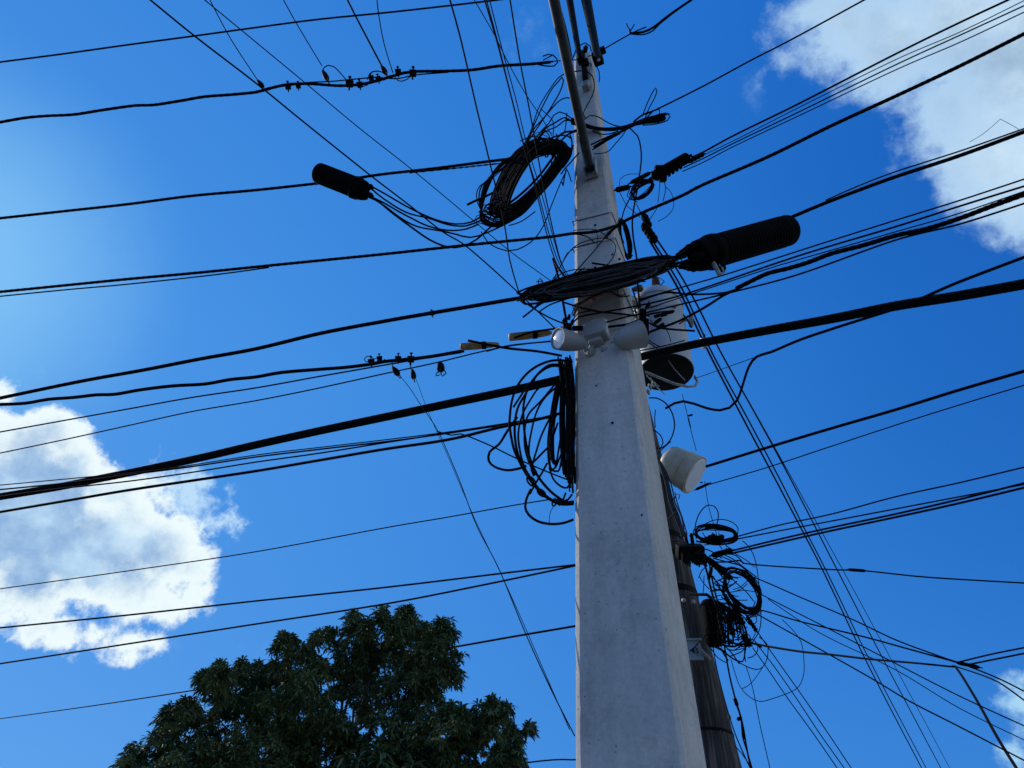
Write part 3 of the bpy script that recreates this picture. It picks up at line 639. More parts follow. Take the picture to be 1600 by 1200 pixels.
# ---- big coil upper left
rr = random.Random(3)
bigc = thing('cable_coil', 'big black coil of spare cable tied at the upper left of the pole', 'cable coil', PY(828, 280, 3.0))
core = [(872,230),(848,228),(826,237),(810,255),(797,277),(786,302),(780,322),(788,332),(808,323),(830,303),(851,281),(869,258),(880,240)]
L_ = []
for i in range(74):
    du, dv = rr.gauss(0, 5.2), rr.gauss(0, 5.0); s_ = 1 + rr.gauss(0, .06)
    q = []
    c0 = (832, 278)
    ph = rr.uniform(0, 6.28)
    for k in range(len(core) + 1):
        x, y = core[k % len(core)]
        wob = 2.2 * math.sin(ph + k * 1.1)
        tight = .75 if 9 <= (k % len(core)) or (k % len(core)) < 1 else 1
        q.append((c0[0] + (x - c0[0]) * s_ + du * tight + wob * .5, c0[1] + (y - c0[1]) * s_ + dv * tight - wob * .5, rr.uniform(-.0012, .0012) + .004 * du / 6))
    q.append(q[1])
    L_.append((q, rr.choice((2.4, 3, 3.6, 4))))
strands('coil_turns', None, None, L_, ('Y', 2.93), ('Y', 2.93), jit=.6, dj=.012, parent=bigc, seed=5)
L_ = []
for i in range(12):
    e = rr.uniform(-7, 15)
    L_.append(([(800,246+e*.3),(778-e*.5,262+e),(762-e,285+e*.5),(754-e*.6,310),(752+e*.2,334),(762+e,348-e*.3),(782,350-e*.5),(806,338)], rr.choice((1.8, 2.4, 3))))
for i in range(20):
    cu, cv = rr.uniform(752, 796), rr.uniform(318, 344); L_.append((ringpath(cu, cv, rr.uniform(6, 16), rr.uniform(4, 9), rr.uniform(-1, 1), rr.uniform(0, 6), rr.uniform(.7, 1.2), 14), rr.choice((1.4, 1.8, 2.2))))
L_.append(([(770,300),(752,309),(742,314),(731,321)], 4))
strands('loose_turns', None, None, L_, ('Y', 2.9), ('Y', 2.9), jit=1.2, dj=.01, parent=bigc, seed=6)
L_ = [(ringpath(781, 306, 11, 3, -.1, 0, 1.05, 14), 2), (ringpath(769, 320, 12, 3.5, -.3, 0, 1.05, 14), 2), (ringpath(855, 232, 4, 14, .1, 0, 1.05, 14), 2.2)]
for q_ in L_: strands('tie', None, None, [q_], ('Y', 2.84), ('Y', 2.84), mat='grey_cable', parent=bigc)
L_ = []
for i in range(16):
    a0 = rr.uniform(0, 6.28); L_.append((ringpath(828 + rr.uniform(-14, 10), 276 + rr.uniform(-12, 14), rr.uniform(58, 78), rr.uniform(24, 44), -1.0 + rr.uniform(-.25, .25), a0, rr.uniform(.12, .34), 20), rr.choice((1.2, 1.6, 2))))
strands('stray_turns', None, None, L_, ('Y', 2.9), ('Y', 2.92), jit=.8, dj=.01, parent=bigc, seed=61)
# wild strands above the coil
L_ = [([(815,232),(830,205),(845,172),(862,140),(872,128),(878,121),(880,126),(876,142),(866,160),(854,178),(840,200),(822,225)], 2.2),
      ([(812,236),(828,208),(841,170),(855,145),(872,123),(885,114),(900,111),(915,111),(925,119),(929,132),(927,146),(918,164),(911,177),(914,184)], 1.9),
      ([(818,236),(832,205),(846,188),(860,172),(874,158),(885,153),(895,155),(900,160)], 2.2),
      ([(825,232),(845,205),(858,192),(866,180),(874,175),(884,178),(896,188)], 2),
      ([(828,238),(850,204),(868,192),(882,184),(893,190),(902,196)], 2.6),
      ([(845,170),(856,180),(864,190),(864,210),(861,232)], 1.6),
      ([(886,176),(884,194),(882,206)], 1.8), ([(820,246),(838,222),(852,206),(870,198),(884,188),(897,191)], 2.2),
      ([(852,204),(858,212),(862,224)], 1.8),
      ([(862,228),(872,214),(884,206),(896,205),(905,200)], 3.4), ([(858,236),(876,220),(888,210),(900,205)], 3),
      ([(890,210),(894,222),(892,236),(886,250)], 2.4), ([(896,226),(890,246),(880,262)], 2.2), ([(905,238),(893,252),(884,262),(876,272)], 2.4),
      ([(884,262),(888,270),(893,284)], 1.8), ([(884,266),(882,278),(880,290),(878,284)], 2.2), ([(860,216),(872,212),(885,212),(893,216)], 2.6)]
strands('loose_strands', 'spray of looping loose wires rising above the big coil', 'wires', L_, ('Y', 2.95), ('F', .05), jit=.5, seed=8)
# frayed bundle crossing the pole to the right
L_ = []
for i in range(13):
    e = rr.uniform(-6, 6)
    L_.append(([(893,190+e),(912,196+e*.6),(935,202+e*.5),(962,202+e*.4),(985,196+e*.4),(1008,190+e),(1028,187+e*1.3),(1040,183+e*1.2)], rr.choice((1.8, 2.4, 3))))
L_ += [([(1008,190),(1030,183),(1044,178),(1047,182),(1043,188),(1026,194),(1004,196)], 2), ([(1000,192),(1024,180),(1040,177),(1046,178)], 1.8),
       ([(1004,182),(1012,160),(1018,146),(1024,137),(1026,142),(1021,156),(1014,170),(1008,184)], 1.9),
       ([(990,190),(1004,180),(1018,174),(1030,170)], 3), ([(992,194),(1010,184),(1022,172)], 2),
       ([(928,230),(945,220),(962,210),(980,200),(998,192)], 5), ([(924,226),(944,216),(962,208)], 3), ([(926,234),(950,219),(970,209)], 2.6),
       ([(928,241),(940,240),(950,236),(962,224),(972,212),(978,204)], 1.7), ([(912,188),(922,181),(934,182),(946,190),(958,196),(972,198)], 2),
       ([(925,204),(938,210),(952,209),(966,205)], 2), ([(1028,168),(1031,174),(1030,184)], 1.6)]
strands('cable_bundle', 'frayed bundle of black wires crossing the pole to a looped tip on its right', 'wires', L_, ('F', .20), ('Y', 2.8), jit=.6, seed=9)

# ---- flat coil in front of the pole
flat = thing('cable_coil', 'wide flat oval coil of black and grey cable lying across the concrete pole', 'cable coil', P(935, 437, fd(935, 437, .2)))
rr = random.Random(12); K = []; G = []
tl = -.235
for i in range(62):
    a = rr.uniform(84, 126); b_ = rr.uniform(1, 15)
    q = ringpath(936 + rr.uniform(-10, 8), 437 + rr.gauss(0, 3), a, b_, tl + rr.gauss(0, .03), rr.uniform(0, 6.28), rr.uniform(.8, 1.1), 26, .05, rr)
    # front half nearer, back half farther
    qq = []
    for (u, v) in q:
        s_ = ((v - 437) - math.tan(tl) * (u - 936)) / 16
        qq.append((u, v, .006 * max(-1, min(1, s_))))
    (K if rr.random() < .6 else G).append((qq, rr.choice((2, 2.6, 3.2, 3.6))))
strands('coil_turns', None, None, K, ('F', .19), ('F', .19), jit=.8, dj=.006, parent=flat, seed=13)
strands('grey_turns', None, None, G, ('F', .21), ('F', .21), mat='grey_cable', jit=.8, dj=.01, parent=flat, seed=14)
L_ = [([(835,482),(850,472),(880,462),(920,452)], 3), ([(842,488),(860,476),(890,466)], 2.6), ([(895,428),(940,420),(985,408),(1030,402),(1055,402)], 2.6),
      ([(1040,402),(1060,400),(1072,391)], 4), ([(1035,408),(1056,406),(1072,399)], 4), ([(1040,412),(1060,411),(1076,406)], 4), ([(1045,416),(1060,416),(1078,415)], 3.6),
      ([(842,444),(841,438),(844,435),(848,440),(845,446),(840,444)], 1.8), ([(838,440),(848,439)], 1.6), ([(840,452),(843,446)], 3),
      ([(858,450),(872,432),(893,422),(930,420)], 2), ([(885,452),(912,436),(950,428)], 2)]
strands('coil_tails', None, None, L_, ('F', .22), ('F', .22), jit=.4, parent=flat, seed=15)
# thin loops over the pole face above it
L_ = [([(858,452),(868,432),(878,412),(888,396),(900,384),(918,376),(938,372),(952,374),(962,384),(958,402),(948,414),(938,421)], 1.7),
      ([(893,365),(912,368),(926,376),(932,390),(930,404),(920,414),(908,422),(892,432)], 2.2),
      ([(944,372),(930,390),(912,410),(896,428),(884,442)], 2.4), ([(850,452),(864,436),(876,416),(886,396),(896,390)], 1.6),
      ([(896,360),(920,358),(938,362),(950,372)], 1.6), ([(930,358),(934,372),(932,388)], 1.5), ([(897,388),(915,382),(938,377)], 1.6), ([(968,340),(964,352),(958,360)], 1.6)]
strands('loose_strands', 'thin wire loops lying on the pole face just above the flat coil', 'wires', L_, ('F', .06), ('F', .06), mat='grey_cable', jit=.3, seed=16)
# faded red straps under it
L_ = [([(896,494),(903,480),(915,470),(930,463),(945,458),(955,454)], 4.5), ([(898,488),(908,474),(922,464),(940,457)], 3), ([(948,458),(962,460),(970,462),(978,460)], 3), ([(921,458),(922,466),(925,470)], 2)]
strands('strap', 'faded reddish strap wrapped on the pole under the flat coil', 'strap', L_, ('F', .03), ('F', .03), mat='rust', seed=17)
L_ = [([(893,492),(900,478),(916,468),(924,465),(938,459),(948,454),(956,456),(964,462),(972,464),(984,462)], 2), ([(895,500),(903,490),(916,487),(930,484)], 2), ([(915,470),(925,467),(931,468)], 1.5)]
strands('loose_strands', 'thin dark wires twisted along the faded reddish strap', 'wires', L_, ('F', .045), ('F', .045), jit=.2, seed=18)

# ---- hanging coil left of the pole, below the floodlight
hang = thing('cable_coil', 'loose hanging coil of thick black cable on the left side of the concrete pole', 'cable coil', PY(850, 680, 3.05))
H = [[(894,565),(872,563),(852,566),(830,578),(812,598),(801,622),(797,650),(797,670),(803,700),(812,722),(824,744),(838,762),(856,778),(875,786),(896,784)],
     [(884,574),(862,572),(842,584),(826,604),(818,632),(818,662),(822,694),(830,722),(842,746),(860,768),(880,782),(896,786)],
     [(878,570),(858,571),(840,585),(832,598),(822,614),(808,640),(804,672),(808,706),(818,732),(830,752),(845,768),(866,783),(896,786)],
     [(878,596),(860,598),(842,606),(830,622),(816,648),(810,676),(812,704),(820,730),(833,754)],
     [(868,600),(846,626),(826,648),(820,672),(820,700),(828,726),(836,742)],
     [(876,600),(852,620),(838,644),(830,676),(826,704),(830,728),(838,738)],
     [(858,655),(846,680),(838,704),(832,728),(834,742)], [(856,700),(840,716),(830,728),(834,744)],
     [(876,606),(866,640),(858,672),(856,704),(860,730),(872,736),(878,712),(880,680)],
     [(872,660),(862,690),(858,712),(862,736),(868,730),(884,690),(892,660)],
     [(884,560),(882,600),(880,640),(876,680),(880,716),(886,744),(892,752)],
     [(888,560),(888,620),(889,680),(890,740),(893,755)], [(893,562),(892,640),(893,720),(895,770)], [(880,572),(878,640),(880,690),(884,744),(888,748)],
     [(858,730),(864,748),(876,760),(886,762),(892,752)], [(890,556),(884,620),(878,670),(870,720),(868,728)],
     [(808,652),(792,674),(780,694),(765,706),(764,720),(774,730),(792,735),(812,732),(822,728)],
     [(802,636),(814,618),(826,600)], [(855,724),(846,740),(836,756),(828,772)],
     [(830,764),(823,778),(821,792),(826,804),(840,814),(860,819),(880,817),(896,812)],
     [(894,772),(888,780),(880,783),(870,780)], [(884,770),(880,780),(874,790)], [(836,756),(850,772),(868,784),(884,788),(896,786)], [(826,740),(836,760),(852,776),(874,788),(896,788)]]
L_ = [(h, 4.2 if i in (0, 1, 2, 16, 19) else 3.4) for i, h in enumerate(H)]
rr = random.Random(31)
for i in range(22):
    e = rr.uniform(-1, 1); x0 = rr.uniform(876, 896); L_.append(([(x0 - 4 + e, 556 + rr.uniform(0, 14)), (x0 + e, 600), (x0 + 2 * e, 650), (x0 + e, rr.uniform(690, 730)), (x0 + 3, rr.uniform(735, 768))], rr.choice((2.4, 3, 3.6))))
for i in range(9):
    e = rr.uniform(-5, 5); L_.append(([(874 + e, 600), (866 + e, 640), (862 + e, 680), (864 + e * .6, 718), (870 + e * .4, 726)], 3.2))
strands('coil_turns', None, None, L_, ('Y', 3.06), ('Y', 3.06), jit=.4, dj=.018, parent=hang, seed=21)
L_ = [(ringpath(830, 752, 9, 5, .9, 0, 1.1, 12), 3), (ringpath(846, 770, 8, 4, .7, 0, 1.1, 12), 3), (ringpath(866, 785, 3, 6, .2, 0, 1.1, 12), 3), ([(866,790),(860,800),(858,816)], 1.2), ([(878,566),(884,590),(890,640),(892,680)], 1.2)]
for q_ in L_: strands('tie', None, None, [q_], ('Y', 2.98), ('Y', 2.98), parent=hang, seed=22)

# ---- hook loops
L_ = [([(848,88),(856,85),(864,86),(870,92),(871,98),(866,103),(852,103),(838,100)], 2.2), ([(849,94),(856,90),(862,87)], 2), ([(860,96),(876,95)], 1.8), ([(848,99),(864,96)], 3.5)]
strands('cable_hook', 'curled open hook ending the wavy clamped cable beside the steel pipe', 'hook', L_, ('Y', 3.02), ('Y', 3.02), seed=24)
L_ = [([(985,48),(981,42),(979,37)], 1.8), ([(985,48),(989,42),(991,38)], 1.8), ([(984,47),(986,53)], 3)]
strands('wire_twist', 'small V-shaped wire ends at the tip of the preformed grip', 'wire ends', L_, ('Y', 3.0), ('Y', 3.0))
strands('cable_grip', 'slimmer second leg of the preformed grip at the upper right', 'cable', [([(986,53),(1005,54),(1020,48),(1030,38),(1050,22),(1072,6)], 2.4)], ('Y', 3.0), ('Y', 2.9))

# ---- strands beside the pole, centre right
L_ = [([(968,290),(969,280),(975,275),(985,272),(1000,272)], 1.1), ([(1040,292),(1048,300),(1052,312),(1052,325),(1042,338),(1028,346)], 1.1), ([(1038,285),(1040,296),(1036,314)], 1.4),
      ([(1031,283),(1030,300),(1028,316)], 1.2), ([(968,300),(974,312),(980,322),(990,330),(1000,340)], 1.2), ([(984,310),(976,326),(972,340)], 2.2), ([(1026,326),(1020,336),(1014,344)], 1.3),
      ([(984,296),(980,306),(988,312),(996,316)], 1.5), ([(994,318),(1000,330),(1006,342)], 1.3)]
strands('loose_strands', 'hair-thin curly wires around the small oblong coil right of the pole', 'wires', L_, ('Y', 3.2), ('Y', 3.2), seed=26)
rr = random.Random(41); L_ = [(ringpath(1003 + rr.uniform(-3, 3), 296 + rr.uniform(-2, 2), rr.uniform(17, 24), rr.uniform(6, 13), -.62 + rr.uniform(-.12, .12), rr.uniform(0, 6), 1.1, 16), rr.choice((1.5, 2, 2.4))) for i in range(9)]
strands('cable_coil', 'small oblong coil of thin wire just below the spiky splice, right of the pole', 'cable coil', L_, ('Y', 3.2), ('Y', 3.2), jit=.5, seed=42)
L_ = [(ringpath(976 + rr.uniform(-2, 2), 374 + rr.uniform(-2, 2), rr.uniform(26, 31), rr.uniform(4, 9), 1.38, rr.uniform(0, 6), 1.1, 16), rr.choice((2, 2.8, 3.2))) for i in range(12)] + [([(974,352),(970,342)], 5), ([(975,395),(980,402),(985,404),(988,398)], 2)]
strands('cable_coil', 'narrow upright coil of black cable hugging the right edge of the concrete pole', 'cable coil', L_, ('Y', 3.2), ('Y', 3.2), jit=.5, seed=43)
# wires by the transformer
L_ = [([(1032,446),(1038,440),(1030,434)], 1.5), ([(982,440),(1008,440)], 2), ([(988,450),(993,466),(998,484),(1004,500)], 2.6), ([(997,452),(998,480),(1000,500)], 1.6),
      ([(1015,505),(1030,512),(1056,515),(1085,517)], 3.4), ([(985,498),(1005,493),(1030,488),(1050,486)], 3.4), ([(1016,500),(1024,508),(1036,510)], 2), ([(1040,512),(1046,524),(1048,534)], 1.3),
      ([(1008,528),(1020,536),(1032,542)], 2), ([(1010,534),(1020,540),(1030,548)], 2), ([(1000,548),(1040,540),(1070,532)], 2), ([(996,536),(1000,552),(1004,560)], 3), ([(992,482),(996,500),(1002,520),(1006,540)], 3),
      ([(1004,492),(1010,480),(1014,470)], 2), ([(986,484),(1000,490),(1014,494)], 2.4), ([(1068,492),(1074,500),(1080,512)], 2.6), ([(1062,506),(1070,500)], 2.4)]
strands('loose_strands', 'tangle of short leads between the concrete pole and the grey transformer', 'wires', L_, ('Y', 3.7), ('Y', 3.9), jit=.3, seed=44)
L_ = [([(1014,622),(1026,622),(1040,630),(1050,645),(1054,664),(1050,682),(1042,694),(1030,702)], 2.2), ([(1024,640),(1023,656),(1024,668)], 1.6), ([(1022,672),(1032,680),(1036,692),(1032,700),(1024,700)], 2), ([(1028,708),(1040,697),(1048,690)], 1.6)]
strands('loose_strands', 'round wire loop hanging between the transformer and the cream drum', 'wires', L_, ('Y', 3.9), ('Y', 4.0), seed=45)
rr = random.Random(47); L_ = []
for i in range(13):
    e = rr.uniform(-1, 1); k = rr.uniform(-2, 14)
    L_.append(([(1028 + e, 716), (1036 + k * .4, 738), (1043 + k * .55, 762), (1047 + k * .6, 784), (1056 + k * .7, 808), (1066 + k * .3, 838)], rr.choice((1.5, 2, 2.8))))
L_ += [([(1054,770),(1060,790),(1068,812),(1074,836)], 2.2), ([(1054,774),(1057,771),(1062,774),(1060,779)], 1.5), ([(1044,784),(1056,776)], 3.5), ([(1043,812),(1056,800)], 2), ([(1046,842),(1060,846),(1074,850)], 2.2)]
strands('cable_bundle', 'bundle of thin cables strapped down the wooden pole under the cream drum', 'wires', L_, ('Y', 4.22), ('Y', 4.15), jit=1.0, mat='grey_cable', seed=48)

# ---- lower right: small oval coil, second coil, tangle
rr = random.Random(51)
L_ = [(ringpath(1119 + rr.uniform(-1.5, 1.5), 834 + rr.uniform(-1.5, 1.5), rr.uniform(28, 35), rr.uniform(7, 16), .08 + rr.uniform(-.09, .09), rr.uniform(0, 6), rr.uniform(.6, 1.08), 20), rr.choice((1.5, 1.9, 2.3))) for i in range(12)]
L_ += [([(1088,846),(1110,848),(1135,843),(1152,838)], 3), ([(1094,846),(1115,851),(1138,849),(1152,843)], 2.6), ([(1096,822),(1112,814),(1130,812),(1146,817),(1153,826),(1152,838)], 1.5), ([(1098,832),(1104,842)], 1.5), ([(1106,842),(1114,832)], 1.5), ([(1123,832),(1124,842)], 1.5)]
strands('cable_coil', 'small flat oval coil of wire beside the wooden pole, upper of the two', 'cable coil', L_, ('Y', 4.0), ('Y', 4.0), jit=.4, dj=.008, seed=52)
strands('wire_loop', 'thin upright wire loop standing above the small flat oval coil', 'wire', [([(1088,842),(1086,826),(1090,808),(1099,794),(1108,789),(1116,791),(1122,800),(1122,812),(1119,822)], 1.8)], ('Y', 3.98), ('Y', 3.98))
L_ = [(ringpath(1160 + rr.uniform(-2, 2), 924 + rr.uniform(-2, 2), rr.uniform(32, 42), rr.uniform(19, 28), .98 + rr.uniform(-.12, .12), rr.uniform(0, 6), rr.uniform(.55, 1.06), 22), rr.choice((1.4, 1.8, 2.2))) for i in range(17)]
L_ += [([(1134,890),(1132,905),(1136,922),(1150,938),(1166,950),(1180,952)], 5), ([(1184,915),(1186,930),(1182,948),(1172,953)], 4.5), ([(1140,892),(1160,900),(1178,912),(1186,926)], 2), ([(1128,870),(1150,880),(1170,895),(1182,914)], 1.7),
       ([(1114,872),(1136,878),(1160,884)], 2), ([(1142,893),(1160,890),(1176,900)], 1.8), ([(1138,896),(1150,910),(1166,924),(1178,940)], 1.6)]
strands('cable_coil', 'round tilted coil of black wire right of the wooden pole, lower of the two', 'cable coil', L_, ('Y', 3.95), ('Y', 3.95), jit=.5, dj=.01, seed=53)
strands('wire_loop', 'large thin loop of wire hanging at the far right of the tilted coil', 'wire', [([(1160,845),(1168,852),(1176,864),(1182,884),(1186,915),(1188,945),(1189,970),(1186,986),(1178,1000),(1170,1012)], 1.6)], ('Y', 3.95), ('Y', 3.95))
strands('wire_loop', 'widest thin loop of wire swinging below the tangle toward the bottom right', 'wire', [([(1222,968),(1240,986),(1252,1004),(1256,1030),(1256,1052),(1250,1070),(1238,1080),(1212,1090),(1188,1096),(1170,1088),(1156,1072),(1148,1050),(1142,1030)], 1.3)], ('Y', 3.95), ('Y', 3.95))
strands('wire_loop', 'medium thin loop of wire hanging right under the tangle', 'wire', [([(1186,995),(1198,1006),(1200,1020),(1196,1036),(1188,1045),(1176,1045),(1160,1038),(1144,1028),(1132,1018),(1118,1008)], 1.6), ([(1192,1042),(1180,1060),(1168,1072),(1160,1076)], 1.2)], ('Y', 3.95), ('Y', 3.95))
L_ = [([(1100,868),(1112,874),(1124,884),(1136,892)], 4), ([(1096,878),(1102,884),(1106,900),(1112,925),(1118,945)], 3.4), ([(1108,880),(1112,900),(1118,930),(1128,960)], 2.8), ([(1112,880),(1124,896),(1134,908)], 2), ([(1120,880),(1130,894),(1138,906)], 1.8),
      ([(1090,864),(1100,858),(1112,862),(1128,872)], 2), ([(1104,876),(1122,878),(1140,878),(1156,876),(1162,880)], 2.4), ([(1118,872),(1136,866),(1150,868),(1162,880)], 1.8), ([(1126,864),(1146,874),(1162,886),(1182,902)], 1.8),
      ([(1134,856),(1150,866),(1164,874),(1180,886)], 1.4), ([(1130,846),(1136,854),(1144,858)], 1.8), ([(1100,852),(1112,850),(1128,850)], 1.5), ([(1092,846),(1104,844),(1116,844)], 1.5), ([(1122,850),(1128,858)], 1.6),
      ([(1110,924),(1124,922),(1136,924)], 3), ([(1114,900),(1126,920),(1138,945),(1150,960)], 2), ([(1100,900),(1100,915),(1098,928)], 1.5), ([(1094,902),(1100,912),(1108,920)], 1.5), ([(1105,884),(1096,892),(1092,903)], 1.6),
      ([(1116,938),(1136,936),(1156,938),(1168,938)], 1.4), ([(1145,925),(1158,920),(1168,912)], 1.3), ([(1145,921),(1156,918),(1170,906)], 1.3)]
strands('wire_tangle', 'knotted tangle of leads between the two small coils and the wooden pole', 'wires', L_, ('Y', 4.0), ('Y', 3.95), jit=.4, seed=54)

rr = random.Random(57); L_ = []
for (x1, y1) in ((1121,1006),(1126,1010),(1139,1010),(1146,1006),(1154,1002),(1168,1000),(1150,975),(1157,984),(1141,984),(1124,1000),(1130,1004),(1137,1002),(1143,992),(1148,996),(1160,1000),(1164,1004),(1152,988),(1128,990),(1134,996)):
    x0, y0 = 1118 + rr.uniform(-2, 4), 941 + rr.uniform(-2, 3); L_.append(([(x0, y0), (x0 + (x1 - x0) * .45 + 5, y0 + (y1 - y0) * .25), (x0 + (x1 - x0) * .85 + 2, y0 + (y1 - y0) * .6), (x1, y1)], rr.choice((1.8, 2.4, 3.2))))
for i in range(30):
    u0, v0 = rr.uniform(1104, 1140), rr.uniform(885, 1000); u1, v1 = u0 + rr.uniform(15, 45), v0 + rr.uniform(-15, 45)
    L_.append(([(u0, v0), ((u0 + u1) / 2 + rr.uniform(-4, 10), (v0 + v1) / 2 + rr.uniform(-6, 14)), (u1, v1)], rr.choice((1.3, 1.6, 2))))
for i in range(14): L_.append((ringpath(rr.uniform(1112, 1172), rr.uniform(930, 1018), rr.uniform(10, 24), rr.uniform(7, 16), rr.uniform(-1, 1), rr.uniform(0, 3), rr.uniform(.4, .9), 12), 1.6))
L_ += [([(1118,941),(1140,944),(1150,950)], 2.6), ([(1128,1008),(1148,1010),(1160,1002),(1172,1004)], 3), ([(1130,1000),(1150,1006),(1170,1008)], 3), ([(1116,1010),(1130,1018),(1146,1030),(1160,1034),(1164,1020),(1166,1008)], 2.4),
       ([(1136,1014),(1146,1016),(1156,1010),(1166,1004)], 2), ([(1140,1026),(1158,1018),(1166,1010)], 1.8), ([(1164,1008),(1163,1022),(1165,1034)], 1.8), ([(1172,965),(1184,962),(1190,956)], 1.5), ([(1150,1000),(1158,994),(1166,990)], 2),
       ([(1126,1012),(1132,1024),(1138,1032)], 2.4), ([(1110,1012),(1122,1028),(1136,1036)], 1.5), ([(1160,990),(1168,1000),(1180,1006),(1190,1012)], 2.4), ([(1182,984),(1176,998),(1170,1006)], 1.4)]
strands('wire_tangle', 'drooping tangle of leads right of the black terminal box on the wooden pole', 'wires', L_, ('Y', 4.0), ('Y', 4.0), jit=.4, seed=58)

# ------------------------------------------------------------------ splice domes
def dome(label, a, b_, Ya, Yb, wpx, latch, ports, name='splice_closure'):
    """a: pixel of the rounded dome end, b_: pixel of the port end"""
    A_ = PY(*a, Ya); B_ = PY(*b_, Yb); d = (dY(*a, Ya) + dY(*b_, Yb)) / 2; r = px(wpx / 2, d)
    t = thing(name, label, 'splice closure', (A_ + B_) / 2)
    ax = (B_ - A_); prof = [(0, r * .76), (.006, r * .9), (.018, r * .97), (.035, r)]
    n = 22
    for i in range(n):
        t0 = .08 + .62 * i / n; w = .62 / n
        prof += [(t0, r * .98), (t0 + w * .3, r * .98), (t0 + w * .45, r * 1.01), (t0 + w * .85, r * 1.01)]
    prof += [(.70, r * .97), (.74, r * .97)]
    mb = MB(); mb.lathe(A_, B_, prof, 36)
    x, y, z = frame_of(ax)
    mb.build('dome', M['plastic'], t)
    mb = MB(); mb.lathe(A_, B_, [(.735, r * 1.0), (.737, r * 1.06), (.75, r * 1.09), (.79, r * 1.09), (.805, r * 1.06), (.82, r * .95)], 36)
    mb.build('collar', M['plastic'], t)
    mb = MB(); mb.lathe(A_, B_, [(.81, r * .98), (.85, r * .98), (.9, r * .93), (.905, r * .6)], 32)
    mb.build('base', M['plastic'], t)
    for k in range(ports):
        an = 2 * PI * k / ports + .5; o_ = (x * math.cos(an) + y * math.sin(an)) * r * .58
        p = MB(); p.lathe(A_ + o_, B_ + o_, [(.89, r * .24), (.96, r * .24), (.965, r * .29), (.985, r * .29), (1.0, r * .2), (1.03, r * .14)], 12)
        p.build('port', M['plastic'], t)
    lu, lv = latch; Lp = PY(lu, lv, (Ya + Yb) / 2 * .99); cc = A_ + ax * .775
    dirn = (Lp - cc); dirn -= z * dirn.dot(z) * .4
    p = MB(); dn = dirn.normalized(); s_ = z.cross(dn).normalized()
    p.box(cc + dn * r * 1.25, dn * r * .32, s_ * r * .30, z * r * .17, r * .04)
    p.box(cc + dn * r * 1.62, dn * r * .10, s_ * r * .16, z * r * .13, r * .03)
    p.tube([cc + dn * r * 1.45 + s_ * r * .3, cc + dn * r * 1.5 - s_ * r * .3], r * .07, 8)
    p.build('latch', M['plastic'], t)
    return t
dome('black ribbed fibre splice dome hanging on a cable in the upper left sky', (497, 270), (576, 301), 3.02, 3.0, 33, (547, 314), 4)
dome('large black ribbed fibre splice dome to the right of the concrete pole', (1234, 359), (1073, 405), 2.95, 2.85, 51, (1126, 424), 5)
# hanging strap of the right dome: steel hook below the collar
t = bpy.data.objects.get('splice_closure.001')
A_ = PY(1118, 412, 2.87); B_ = PY(1124, 427, 2.87); d = dY(1120, 420, 2.87)
mb = MB(); mb.tube([PY(1113, 408, 2.86), PY(1119, 419, 2.86), PY(1124, 429, 2.86)], px(3.6, d), 8); mb.tube([PY(1124, 429, 2.86), PY(1131, 426, 2.86), PY(1128, 417, 2.86), PY(1124, 413, 2.86)], px(1.6, d), 8)
mb.build('hook', M['galv'], t)
# cables between the left dome and the big coil
for i, (lab, pts) in enumerate((
  ('highest of the slack cables sagging from the left splice dome to the big coil', [(578,290),(600,302),(640,325),(680,343),(712,350),(736,347),(752,338)]),
  ('second highest slack cable sagging from the left splice dome', [(578,293),(600,311),(635,332),(670,341),(700,351),(728,353),(752,344)]),
  ('middle slack cable sagging from the left splice dome', [(575,305),(600,317),(622,330),(645,342),(668,353),(700,360),(728,358),(748,350)]),
  ('fourth slack cable from the left splice dome, dipping through the middle', [(575,306),(600,321),(625,340),(652,354),(690,361),(712,366),(735,371),(760,364),(790,350),(805,342)]),
  ('lowest slack cable from the left splice dome, touching the lashed cable', [(574,307),(590,314),(612,332),(640,353),(672,375),(700,386),(722,385),(745,374),(765,356),(776,348)]))):
    cab(lab, pts, ('Y', 3.0), ('Y', 2.95), 2.9 if i != 4 else 3.2, name='slack_cable', group='slack cables from the left splice dome')

# ------------------------------------------------------------------ clamps and anchors on the wavy cables
def clamp(label, u, v, Y, s, tilt, group, spikes=True):
    d = dY(u, v, Y); c = P(u, v, d); k = px(s * 1.3, d)
    t = thing('cable_clamp', label, 'clamp', c, group)
    a = (RT * math.cos(tilt) - UP * math.sin(tilt)); up = (UP * math.cos(tilt) + RT * math.sin(tilt)); f = F
    mb = MB(); mb.box(c + up * k * .18, a * k * .52, up * k * .26, f * k * .3, k * .1); mb.box(c - up * k * .30, a * k * .46, up * k * .2, f * k * .34, k * .08)
    mb.build('body', M['hardware'], t)
    mb = MB()
    mb.lathe(c - up * k * .95, c + up * k * (1.0 if spikes else .75), [(0, k * .12), (.5, k * .12), (.86, k * .12), (.861, k * .24), (.95, k * .24), (.951, k * .09), (1, k * .09)], 8)
    mb.build('bolt', M['hardware'], t)
    return t
G1 = 'clamps on the upper wavy cable'
for (lab, u, v, s, tl) in (('first clamp from the left on the upper wavy cable, left of the curled tail', 450, 135, 7, -.1), ('second clamp from the left on the upper wavy cable', 466, 134, 6, -.1),
    ('tall spiked clamp in the row, just right of the curled tail', 546, 130, 9, .05), ('fourth clamp from the left on the upper wavy cable', 562, 132, 7, -.15),
    ('left one of the touching clamps under the darkest drop', 580, 122, 6.5, -.2), ('right one of the touching clamps under the darkest drop', 591, 123, 6.5, -.2),
    ('second clamp from the right on the upper wavy cable', 622, 112, 7, -.1), ('rightmost clamp on the upper wavy cable, toward the steel pipe', 645, 114, 8.5, .05)):
    clamp(lab, u, v, 3.33, s, tl, G1)
